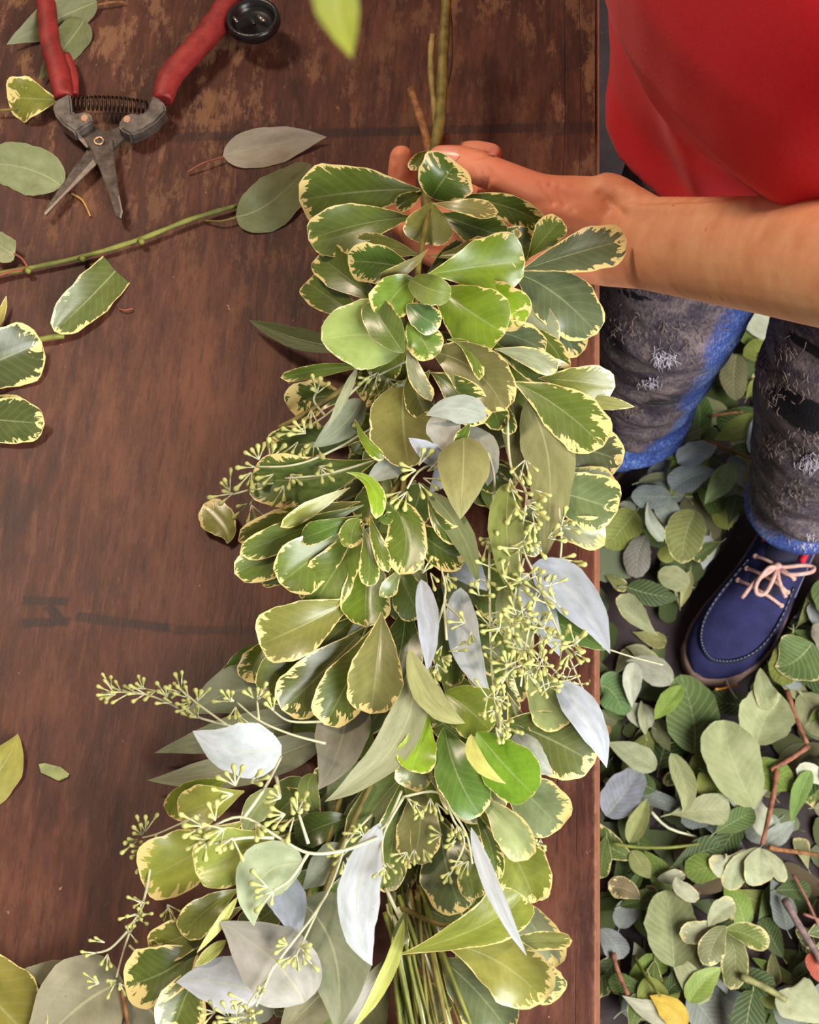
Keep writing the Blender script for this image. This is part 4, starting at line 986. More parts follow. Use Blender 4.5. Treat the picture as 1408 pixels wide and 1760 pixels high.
# skin creases at thumb joint, wrist and finger joints, and two tendons: pixel polylines, width px, depth mm (negative stands proud)
CREASE = [([(931, 316), (942, 332), (951, 348)], 3.2, .9), ([(945, 318), (962, 336), (972, 352)], 3.2, 1.0), ([(961, 322), (978, 344), (986, 360)], 3.0, .7),
          ([(836, 286), (842, 302), (834, 322)], 3.2, 1.0), ([(826, 290), (830, 306), (824, 322)], 3.0, .8), ([(846, 290), (850, 306)], 2.6, .6),
          ([(1032, 332), (1056, 352), (1072, 366)], 4.0, .9), ([(1040, 346), (1050, 362)], 3.0, .7), ([(1074, 358), (1120, 360), (1200, 356), (1290, 352)], 7.0, -.9), ([(1090, 350), (1150, 346), (1230, 345)], 4.0, .6),
          ([(815, 272), (836, 268), (846, 262)], 2.6, .5), ([(676, 272), (684, 284), (682, 300)], 2.6, .4), ([(1040, 312), (1066, 322), (1088, 340)], 12.0, -1.4)]
nrm = [v.normal.copy() for v in bo.data.vertices]
for v, nn in zip(bo.data.vertices, nrm):
    if v.co.x > 0.02 or v.co.z > 1.05 or v.co.z < 0.76: continue
    p = v.co + PORG; d = p - CAM
    if nn.dot(d) > 0: continue
    dz = d.dot(FWD); q = Vector((IW / 2 + d.dot(RIGHT) / dz * FPX, IH / 2 - d.dot(UP) / dz * FPX))
    mv = 0.0
    for (ln, w, dep) in CREASE:
        best = 99.0
        for i in range(len(ln) - 1):
            a, b = Vector(ln[i]), Vector(ln[i + 1]); ab = b - a; t = max(0.0, min(1.0, (q - a).dot(ab) / ab.length_squared)); best = min(best, (q - a - ab * t).length)
        if best < w * 3: mv -= dep * 0.0024 * math.exp(-(best / (w * 1.3)) ** 2)
    if mv: v.co += nn * mv
# nails
def nail(u0, v0, u1, v1, wpx):
    """a nail laid on the finger along the pixel axis (u0,v0)-(u1,v1)"""
    du, dv = u1 - u0, v1 - v0; L = math.hypot(du, dv); nx, ny = -dv / L, du / L
    vs = []; fs = []
    for i in range(9):
        s = i / 8; ww = wpx * min(1.0, 1.2 * (1 - abs(2 * s - 1) ** 2.6) + 0.1)
        for j in range(9):
            q = -1 + j / 4
            u, v = u0 + du * s + nx * ww * q, v0 + dv * s + ny * ww * q
            d = (P(u, v, 5) - CAM).normalized()
            ok, loc, nor, idx = bo.ray_cast(CAM - PORG, d)
            if not ok: return
            vs.append(loc + PORG + nor * 0.0006)
    for i in range(8):
        for j in range(8): fs.append([i * 9 + j, i * 9 + j + 1, (i + 1) * 9 + j + 1, (i + 1) * 9 + j])
    mb = MB(); mb.add(vs, fs); return mb.build('finger_nail', M_NAIL, bo, PORG)
bpy.context.view_layer.update()
nail(790, 268, 743, 264, 13)
nail(836, 258, 857, 262, 9)
# face and hair
mb = MB()
for s in (-1, 1): mb.ball(HD + FT * 0.083 + RD * (0.031 * s) + HU * 0.018, (0.013, 0.008, 0.008), 10, 8, (RD, FT, HU))
mb.build('eyes', plain('eye_white', (230, 226, 220), 0.2, var=0.02), bo, PORG)
mb = MB()
mb.ball(HD + HU * 0.045 - FT * 0.016, (0.084, 0.092, 0.088), 18, 14, (RD, FT, HU)); mb.ball(HD - FT * 0.055 - HU * 0.02, (0.078, 0.055, 0.085), 16, 12, (RD, FT, HU))
remesh(mb, 'hair', 0.006, plain('dark_brown_hair', (46, 32, 26), 0.5, var=0.3, scale=200, bump=0.4), person, PORG, 4)

# shirt
def shirt_mat():
    N = NT('red_cotton_jersey', 0.85, 0.2)
    o = N.objco(); a = N.noise(o, 700.0, 2); b = N.noise(o, 9.0, 3)
    N.col(N.ramp(N.math('ADD', N.math('MULTIPLY', a, 0.5), N.math('MULTIPLY', b, 0.5)), [(0.3, lin((208, 16, 30))), (0.7, lin((232, 34, 46)))]))
    N.bsdf.inputs['Sheen Weight'].default_value = 0.08
    N.bump(a, 0.2, 0.0008); return N.m
sh = MB()
SHT = [(0.770, 0.385, 0.772, 0.248, 0.206), (0.82, 0.382, 0.769, 0.246, 0.200), (0.90, 0.372, 0.754, 0.242, 0.206), (0.96, 0.362, 0.737, 0.236, 0.232), (1.02, 0.352, 0.718, 0.230, 0.250), (1.09, 0.337, 0.698, 0.228, 0.242),
       (1.18, 0.308, 0.675, 0.228, 0.205), (1.27, 0.300, 0.655, 0.215, 0.155), (1.36, 0.298, 0.645, 0.19, 0.11), (1.425, 0.295, 0.64, 0.11, 0.08), (1.44, 0.293, 0.637, 0.085, 0.068)]
sh.loft([(Vector((x, y, z)), RD, a, FD, b) for (z, x, y, a, b) in SHT], 40)
sh.capsules([SL, SL.lerp(EL, .35), SL.lerp(EL, .6)], [0.078, 0.070, 0.066])
sh.capsules([SR, SR.lerp(Vector((0.10, 0.93, 1.20)), .5), Vector((0.108, 0.90, 1.235))], [0.076, 0.068, 0.064])
def drape(p):
    d = Vector((p.x - 0.34, p.y - 0.72, 0)); 
    if d.length < 1e-5: return p
    an = math.atan2(d.y, d.x); k = max(0.0, 1.0 - (p.z - 0.78) / 0.3)
    w = 0.006 * k * math.sin(an * 9 + p.z * 8) + 0.004 * mnoise.noise(p * 9.0)
    return p + d.normalized() * w
remesh(sh, 'shirt', 0.006, shirt_mat(), person, PORG, 10, 0.5, drape)

# jeans
def jeans_mat():
    N = NT('ripped_denim', 0.85, 0.25)
    o = N.objco(); X = N.xyz(o)
    fade = N.n('ShaderNodeAttribute', attribute_name='fade').outputs['Fac']
    hgt = X[2]
    weave = N.noise(N.mapping(o, (1, 1, 0.35)), 480.0, 3)
    bl = N.noise(o, 14.0, 5, 0.65)
    den = N.ramp(N.math('ADD', N.math('MULTIPLY', weave, 0.4), N.math('MULTIPLY', bl, 0.6)), [(0.32, lin((38, 44, 100))), (0.48, lin((72, 96, 172))), (0.62, lin((150, 178, 238)))])
    dark = N.ramp(N.math('ADD', N.math('MULTIPLY', weave, 0.3), N.math('MULTIPLY', N.noise(o, 30.0, 5, 0.7), 0.7)), [(0.34, lin((42, 38, 52))), (0.48, lin((86, 76, 86))), (0.64, lin((146, 130, 128)))])
    f = N.step(N.math('ADD', fade, N.math('MULTIPLY', N.math('SUBTRACT', bl, 0.5), 0.9)), 0.42, 0.66)
    c = N.mix(f, den, dark)
    fr = N.noise(N.mapping(o, (0.7, 0.7, 2.6)), 34.0, 7, 0.8)
    tear = N.math('MULTIPLY', N.step(fr, 0.56, 0.64), N.step(fade, 0.35, 0.8))
    c = N.mix(N.math('MULTIPLY', tear, 0.75), c, c4(118, 104, 106))
    hole = N.math('MULTIPLY', N.step(N.noise(N.mapping(o, (0.8, 0.8, 1.8), (3, 1, 7)), 17.0, 5, 0.7), 0.60, 0.66), N.step(fade, 0.5, 0.9))
    c = N.mix(N.math('MULTIPLY', hole, 0.8), c, c4(20, 18, 24))
    ha = N.n('ShaderNodeAttribute', attribute_name='hole').outputs['Fac']; fa = N.n('ShaderNodeAttribute', attribute_name='fringe').outputs['Fac']
    c = N.mix(N.math('MULTIPLY', N.step(N.math('ADD', fa, N.math('MULTIPLY', N.math('SUBTRACT', fr, 0.5), 1.6)), 0.35, 0.6), 0.8), c, c4(116, 102, 104))
    c = N.mix(N.step(N.math('ADD', ha, N.math('MULTIPLY', N.math('SUBTRACT', fr, 0.5), 1.6)), 0.5, 0.7), c, c4(26, 23, 30))
    wh = N.math('MULTIPLY', N.step(N.noise(N.mapping(o, (1, 1, 2.0), (9, 4, 2)), 42.0, 5, 0.8), 0.68, 0.72), 0.8)
    c = N.mix(wh, c, c4(178, 176, 200))
    N.col(c)
    N.bump(N.math('ADD', N.math('MULTIPLY', fr, 0.9), N.math('MULTIPLY', weave, 0.4)), 0.6, 0.004)
    return N.m
M_JEANS = jeans_mat()
jn = MB()
def leg(mb, rows):
    k = len(rows); secs = []
    for i, (p, a, b) in enumerate(rows):
        t = (rows[min(i + 1, k - 1)][0] - rows[max(i - 1, 0)][0]).normalized()
        A = (RD - t * RD.dot(t)).normalized(); B = t.cross(A).normalized()
        secs.append((p, A, a, B, b))
    mb.loft(secs, 28)
def legrows(L3, hem):
    h, k, a = L3
    return [(h + Vector((0, 0, 0.03)), 0.10, 0.11), (h.lerp(k, .35), 0.092, 0.096), (h.lerp(k, .7), 0.082, 0.083), (k, 0.076, 0.076), (k.lerp(a, .3), 0.072, 0.073),
            (k.lerp(a, .65), 0.066, 0.070), (k.lerp(a, .9), 0.064, 0.070), (a.lerp(k, hem), 0.063, 0.069)]
leg(jn, legrows(RL, -0.12)); leg(jn, legrows(LL, 0.02))
jn.loft([(Vector((x, y, z)), RD, a, FD, b) for (z, x, y, a, b) in ((0.80, 0.37, 0.795, 0.165, 0.12), (0.90, 0.368, 0.785, 0.178, 0.128), (0.98, 0.355, 0.765, 0.165, 0.122))], 28)
def wrinkle(p):
    k = mnoise.noise(Vector((p.x * 10, p.y * 10, p.z * 22))) * 0.006 + mnoise.noise(Vector((p.x * 28, p.y * 28, p.z * 46))) * 0.0028
    lo = max(0.0, 1 - p.z / 0.34); k += 0.007 * lo * math.sin(p.z * 95 + p.x * 20)
    ax = None; best = 9
    for L3 in (RL, LL):
        a, b = (L3[0], L3[1]) if p.z > 0.5 else (L3[1], L3[2])
        t = (p.z - a.z) / (b.z - a.z) if abs(b.z - a.z) > 1e-6 else 0
        c = a.lerp(b, min(1, max(0, t)))
        d = (p - c); d.z = 0
        if d.length < best: best = d.length; ax = d
    return p + ax.normalized() * k if ax.length > 1e-5 else p
jo = remesh(jn, 'jeans', 0.006, M_JEANS, person, PORG, 6, 0.5, wrinkle)
at = jo.data.attributes.new('fade', 'FLOAT', 'POINT'); vals = []
for v in jo.data.vertices:
    p = v.co + PORG
    best = None
    for L3 in (RL, LL):
        a, b = (L3[0], L3[1]) if p.z > 0.5 else (L3[1], L3[2])
        t = (p.z - a.z) / (b.z - a.z); c = a.lerp(b, min(1, max(0, t))); d = p - c; d.z = 0
        if best is None or d.length < best[0]: best = (d.length, d.normalized() if d.length > 1e-6 else FD)
    fr = best[1].dot((FD + RD * 0.55).normalized())
    hgt = min(1.0, max(0.0, (p.z - 0.09) / 0.10))
    vals.append(max(0.0, min(1.0, 0.5 + 0.75 * fr)) * hgt)
at.data.foreach_set('value', vals)
HOLES = [(1376, 708, 66, 26, 30), (1390, 596, 50, 8, 32), (1090, 508, 34, 5, 18)]
hol = jo.data.attributes.new('hole', 'FLOAT', 'POINT'); frg = jo.data.attributes.new('fringe', 'FLOAT', 'POINT')
hv = []; fv = []
for v in jo.data.vertices:
    p = v.co + PORG; d = p - CAM; dz = d.dot(FWD)
    uu = IW / 2 + d.dot(RIGHT) / dz * FPX; vv = IH / 2 - d.dot(UP) / dz * FPX
    h = 9.0
    if v.normal.dot(-d) > 0:
        for (cu, cv, ra, rb, an) in HOLES:
            a = math.radians(an); x = (uu - cu) * math.cos(a) + (vv - cv) * math.sin(a); y = -(uu - cu) * math.sin(a) + (vv - cv) * math.cos(a)
            h = min(h, math.hypot(x / ra, y / rb))
    hv.append(max(0.0, 1.6 - h)); fv.append(max(0.0, 1.0 - abs(h - 1.45) / 0.6))
hol.data.foreach_set('value', hv); frg.data.foreach_set('value', fv)
# frayed threads around the rips: (pixel, spread px, count, length px)
FRAY = [(1138, 612, 10, 60, 14), (1118, 655, 9, 40, 12), (1397, 792, 12, 80, 16), (1085, 700, 9, 30, 14), (1330, 600, 26, 60, 20), (1345, 660, 22, 70, 16), (1372, 758, 26, 70, 16),
        (1390, 930, 12, 50, 10), (1300, 620, 10, 40, 16), (1080, 560, 24, 40, 14), (1170, 575, 30, 50, 12), (1320, 760, 14, 40, 14), (1360, 850, 22, 60, 10)]
def surf(u, v):
    """point on the jeans along the ray through a photo pixel"""
    d = (PZ(u, v, .4) - CAM).normalized()
    ok, loc, nor, idx = jo.ray_cast(CAM - PORG, d)
    return (loc + PORG + nor * 0.0012) if ok else None
bpy.context.view_layer.update()
rg = random.Random(5); fr = MB(); fw = MB()
for k, (u, v, s, n, L) in enumerate(FRAY):
    for i in range(n):
        u0, v0 = u + rg.gauss(0, s), v + rg.gauss(0, s * .6); u1 = u0 + rg.gauss(0, L * .35); v1 = v0 + rg.uniform(.2, 1.0) * L
        a, b = surf(u0, v0), surf((u0 + u1) / 2 + rg.gauss(0, 2), (v0 + v1) / 2); c = surf(u1, v1)
        if a is None or b is None or c is None or (a - c).length > 0.04: continue
        (fw if k in (0, 1, 2, 7) else fr).tube([a, b + (CAM - b).normalized() * rg.uniform(0, .003), c], 0.00034, 4)
if fr.v:
    fo = fr.build('frayed_threads', plain('frayed_grey_thread', (140, 122, 114), 0.9, var=0.1), jo, PORG); fo['kind'] = 'stuff'
if fw.v:
    fo = fw.build('frayed_threads', plain('frayed_white_thread', (200, 194, 206), 0.9, var=0.1), jo, PORG); fo['kind'] = 'stuff'

# shoes
M_NAVY = NT('navy_canvas', 0.85, 0.25)
_o = M_NAVY.objco(); _w = M_NAVY.noise(_o, 900.0, 2); _b = M_NAVY.noise(_o, 40.0, 3)
M_NAVY.col(M_NAVY.ramp(M_NAVY.math('ADD', M_NAVY.math('MULTIPLY', _w, .5), M_NAVY.math('MULTIPLY', _b, .5)), [(0.3, lin((28, 28, 60))), (0.7, lin((50, 51, 98)))]))
M_NAVY.bump(_w, 0.3, 0.0008); M_NAVY = M_NAVY.m
M_NAVYD = plain('dark_navy_welt', (24, 24, 46), 0.8, var=0.1)
M_SOLE = plain('tan_rubber_sole', (132, 106, 96), 0.7, var=0.12)
M_LACE = plain('tan_leather_lace', (206, 164, 152), 0.7, var=0.12, scale=200)
M_STITCH = plain('grey_stitching', (120, 122, 150), 0.8, var=0.1)
M_REDL = plain('red_lining', (206, 40, 58), 0.7, var=0.1)
M_PINK = plain('pale_pink_insole', (232, 190, 196), 0.7, var=0.05)
def shoe(org, ang, mirror=1):
    root = empty('shoe', org - PORG); root.parent = person; root.rotation_euler.z = ang
    L = 0.285
    # outline half widths, measured from heel (0) to toe (1): (s, left, right)
    OUT = [(0.0, .012), (.02, .022), (.06, .029), (.15, .033), (.3, .033), (.45, .035), (.6, .041), (.72, .0445), (.82, .0425), (.9, .035), (.955, .024), (.99, .010), (1.0, .003)]
    bend = lambda s: 0.010 * mirror * math.sin(math.pi * min(1, s) ** 1.3)
    def hw(s):
        for i in range(len(OUT) - 1):
            if OUT[i][0] <= s <= OUT[i + 1][0]:
                f = (s - OUT[i][0]) / (OUT[i + 1][0] - OUT[i][0]); return OUT[i][1] * (1 - f) + OUT[i + 1][1] * f
        return 0.003
    def outline(grow, s0=0.0, s1=1.0, n=26):
        a = []; b = []
        for i in range(n):
            s = s0 + (s1 - s0) * (0.5 - 0.5 * math.cos(math.pi * i / (n - 1)))
            gx = L * (s - 0.32) + (grow if s > .9 else (-grow if s < .1 else 0))
            a.append(Vector((gx, bend(s) + hw(s) + grow, 0))); b.append(Vector((gx, bend(s) - hw(s) - grow, 0)))
        return a + b[::-1]
    def stack(name, levels, mat, parent, cap_top=True):
        vs = []; fs = []; n = None
        for (grow, z, s0) in levels:
            o = outline(grow, s0); n = len(o); vs += [p + Vector((0, 0, z)) for p in o]
        for i in range(len(levels) - 1):
            for k in range(n): fs.append([i * n + k, i * n + (k + 1) % n, (i + 1) * n + (k + 1) % n, (i + 1) * n + k])
        fs.append(list(range(n))[::-1])
        if cap_top: fs.append([(len(levels) - 1) * n + k for k in range(n)])
        mb = MB(); mb.add(vs, fs); return mb.build(name, mat, parent)
    stack('sole', [(0.000, 0.0, 0), (0.004, 0.004, 0), (0.004, 0.016, 0), (0.002, 0.021, 0)], M_SOLE, root)
    # upper: cross sections, crowned over the toes, open at the collar
    def zt(s):
        pts = [(0, .072), (.12, .078), (.3, .070), (.42, .080), (.55, .070), (.68, .056), (.8, .047), (.9, .041), (.96, .034), (1, .024)]
        for i in range(len(pts) - 1):
            if pts[i][0] <= s <= pts[i + 1][0]:
                f = (s - pts[i][0]) / (pts[i + 1][0] - pts[i][0]); f = f * f * (3 - 2 * f); return pts[i][1] * (1 - f) + pts[i + 1][1] * f
        return .024
    def usurf(s, q):                       # q -1..1 across
        w = hw(s) + 0.001; y = bend(s) + w * math.sin(q * math.pi / 2) * (1.0 - 0.06 * (1 - abs(q)))
        z = 0.020 + (zt(s) - 0.020) * (max(0.0, math.cos(q * math.pi / 2)) ** 0.55)
        return Vector((L * (s - 0.32), y, z))
    mb = MB(); vs = []; fs = []; ns, nq = 34, 20
    for i in range(ns + 1):
        s = 0.002 + 0.996 * (0.5 - 0.5 * math.cos(math.pi * i / ns))
        for j in range(nq + 1): vs.append(usurf(s, -1 + 2 * j / nq))
    for i in range(ns):
        for j in range(nq):
            s = 0.5 - 0.5 * math.cos(math.pi * (i + .5) / ns); q = -1 + 2 * (j + .5) / nq
            if .08 < s < .40 and abs(q) < .52: continue          # collar opening
            fs.append([i * (nq + 1) + j, i * (nq + 1) + j + 1, (i + 1) * (nq + 1) + j + 1, (i + 1) * (nq + 1) + j])
    mb.add(vs, fs); up = mb.build('upper', M_NAVY, root)
    # moccasin seam around the toe, welt line, collar binding
    seam = [(.50, -.62), (.60, -.66), (.70, -.66), (.79, -.62), (.86, -.52), (.905, -.36), (.93, -.12), (.93, .12), (.905, .36), (.86, .52), (.79, .62), (.70, .66), (.60, .66), (.50, .62)]
    q = smooth_path([usurf(*c) + Vector((0, 0, .0012)) for c in seam], 4)
    mb = MB(); mb.tube(q, 0.0024, 6); mb.build('toe_seam', M_NAVYD, up)
    mb = MB()
    for i in range(0, len(q) - 1): 
        a, b = q[i], q[i].lerp(q[i + 1], .55); mb.tube([a + Vector((0, 0, .0022)), b + Vector((0, 0, .0022))], 0.0008, 4)
    mb.build('stitching', M_STITCH, up)
    mb = MB(); mb.tube(smooth_path([usurf(s, g) + Vector((0, .001 * (1 if g > 0 else -1), .001)) for (s, g) in ((.08, .86), (.25, .84), (.42, .84), (.52, .80))], 4), 0.0009, 5)
    mb.tube(smooth_path([usurf(s, g) + Vector((0, .001 * (1 if g > 0 else -1), .001)) for (s, g) in ((.08, -.86), (.25, -.84), (.42, -.84), (.52, -.80))], 4), 0.0009, 5); mb.build('side_stitching', M_STITCH, up)
    ring = [usurf(s, g) for (s, g) in ((.40, -.5), (.30, -.54), (.2, -.54), (.1, -.5), (.075, -.2), (.075, .2), (.1, .5), (.2, .54), (.30, .54), (.40, .5))]
    mb = MB(); mb.tube(smooth_path(ring, 4), 0.0042, 7); mb.build('collar', M_REDL, up)
    # tongue with red patch
    mb = MB(); vs = []; fs = []
    for i in range(9):
        s = .60 - .29 * i / 8
        for j in range(9):
            g = -1 + j / 4; p = usurf(s, g * .36); vs.append(Vector((p.x, p.y, p.z + .003 + .014 * max(0, (.46 - s) / .15) - .004 * g * g)))
    for i in range(8):
        for j in range(8): fs.append([i * 9 + j, i * 9 + j + 1, (i + 1) * 9 + j + 1, (i + 1) * 9 + j])
    mb.add(vs, fs); tg = mb.build('tongue', M_NAVYD, root)
    c = [usurf(.375, -.16), usurf(.385, .16)]
    mb = MB(); mb.tube([c[0] + Vector((.004, 0, .0125)), c[0].lerp(c[1], .5) + Vector((.004, 0, .0155)), c[1] + Vector((.004, 0, .0125))], 0.0052, 8); mb.build('tongue_label', M_REDL, tg)
    mb = MB(); e = smooth_path([usurf(.318, g) + Vector((0, 0, .0225)) for g in (-.30, -.15, 0, .15, .30)], 3); mb.tube(e, 0.0032, 6); mb.build('tongue_edge', M_REDL, tg)
    st = outline(-0.004, 0.03, 0.5)
    mb = MB(); mb.prism([p + Vector((0, 0, .046)) for p in st], (0, 0, .004)); mb.build('insole', M_PINK, root)
    # laces: three bars, a knot, two loops and two ends
    mb = MB()
    for s in (.48, .54, .60):
        mb.tube(smooth_path([usurf(s, -.50) + Vector((0, 0, .002)), usurf(s + .01, -.2) + Vector((0, 0, .007)), usurf(s + .01, .2) + Vector((0, 0, .007)), usurf(s, .50) + Vector((0, 0, .002))], 4), 0.0021, 6)
        for g in (-.5, .5): mb.ball(usurf(s, g) + Vector((0, 0, .002)), .0033, 8, 6)
    k = usurf(.50, 0.05) + Vector((0, 0, .010)); mb.ball(k, .0062, 10, 8)
    for (pts) in ([(0, 0, 0), (.004, .016, .008), (-.012, .034, .006), (-.022, .036, .002), (-.020, .026, .001), (-.006, .010, .003), (0, 0, 0)],
                  [(0, 0, 0), (.012, -.008, .010), (.034, -.010, .006), (.042, -.004, .000), (.036, .004, -.001), (.014, .003, .003), (0, 0, 0)],
                  [(0, 0, 0), (.016, .010, .004), (.026, .026, -.004)], [(0, 0, 0), (.03, -.012, .004), (.052, -.016, -.010)]):
        mb.tube(smooth_path([k + Vector((x, y * mirror, z)) for (x, y, z) in pts], 5), 0.0026, 6)
    mb.build('lace', M_LACE, root)
    return root
shoe(Vector((0.447, 0.736, 0.002)), math.atan2(-0.83, -0.56), 1)
shoe(Vector((0.265, 0.885, 0.002)), math.atan2(-0.70, -0.62), -1)

# ------------------------------------------------------------------ leaf litter on the floor
FG = 'fallen leaves on the floor'
CELL = 0.004; HF = {}                      # height of the pile so far, on a grid over the floor
def under(x, y): return HF.get((int(math.floor(x / CELL)), int(math.floor(y / CELL))), 0.0)
SHOES = ((Vector((0.447, 0.736, 0)), Vector((-0.56, -0.83, 0)).normalized()), (Vector((0.265, 0.885, 0)), Vector((-0.62, -0.70, 0)).normalized()))
def foot_push(p, r=0.057):
    """how far a point must move to be clear of the shoes (None when it is)"""
    for (c, d) in SHOES:
        t = max(-0.045, min(0.146, (p - c).dot(d))); q = p - (c + d * t); q.z = 0
        if q.length < r: return q.normalized() * (r - q.length + 0.001) if q.length > 1e-5 else Vector((0.06, -0.06, 0))
    return None
TLEGS = [TORG + ESIDE * -0.09 + EDIR * y for y in (0.08, TLEN - 0.08)]
def settle(pts, faces):
    """pts: world points of one leaf; returns the shift that clears the shoes and rests it on the pile, and adds it to the pile"""
    sh = Vector((0, 0, 0))
    for _ in range(40):
        worst = None
        for p in pts:
            m = foot_push(p + sh)
            if m is not None and (worst is None or m.length > worst.length): worst = m
        if worst is None: break
        sh += worst
    else:
        return None
    smp = [p + sh for p in pts]
    for f in faces:                          # face centres too, so that no small gap is missed
        smp.append(sum((pts[i] for i in f), Vector()) / len(f) + sh)
    dz = max(under(p.x, p.y) - p.z for p in smp) + 0.0005
    sh.z = dz
    for p in smp:
        k = (int(math.floor(p.x / CELL)), int(math.floor(p.y / CELL)))
        if p.z + dz > HF.get(k, 0.0): HF[k] = p.z + dz
    return sh
def settle_obj(o):
    mt = Matrix.LocRotScale(o.location, o.rotation_euler, o.scale)
    sh = settle([mt @ v.co for v in o.data.vertices], [tuple(f.vertices) for f in o.data.polygons])
    if sh is None: return False
    o.location += sh
    return True
def fl_leaf(spec, label, name='fallen_leaf'):
    o = traced_leaf(spec, None, None, plane=0.0, mat=M_DRY, name=name)
    settle_obj(o)
    tag(o, label, 'leaf'); return o
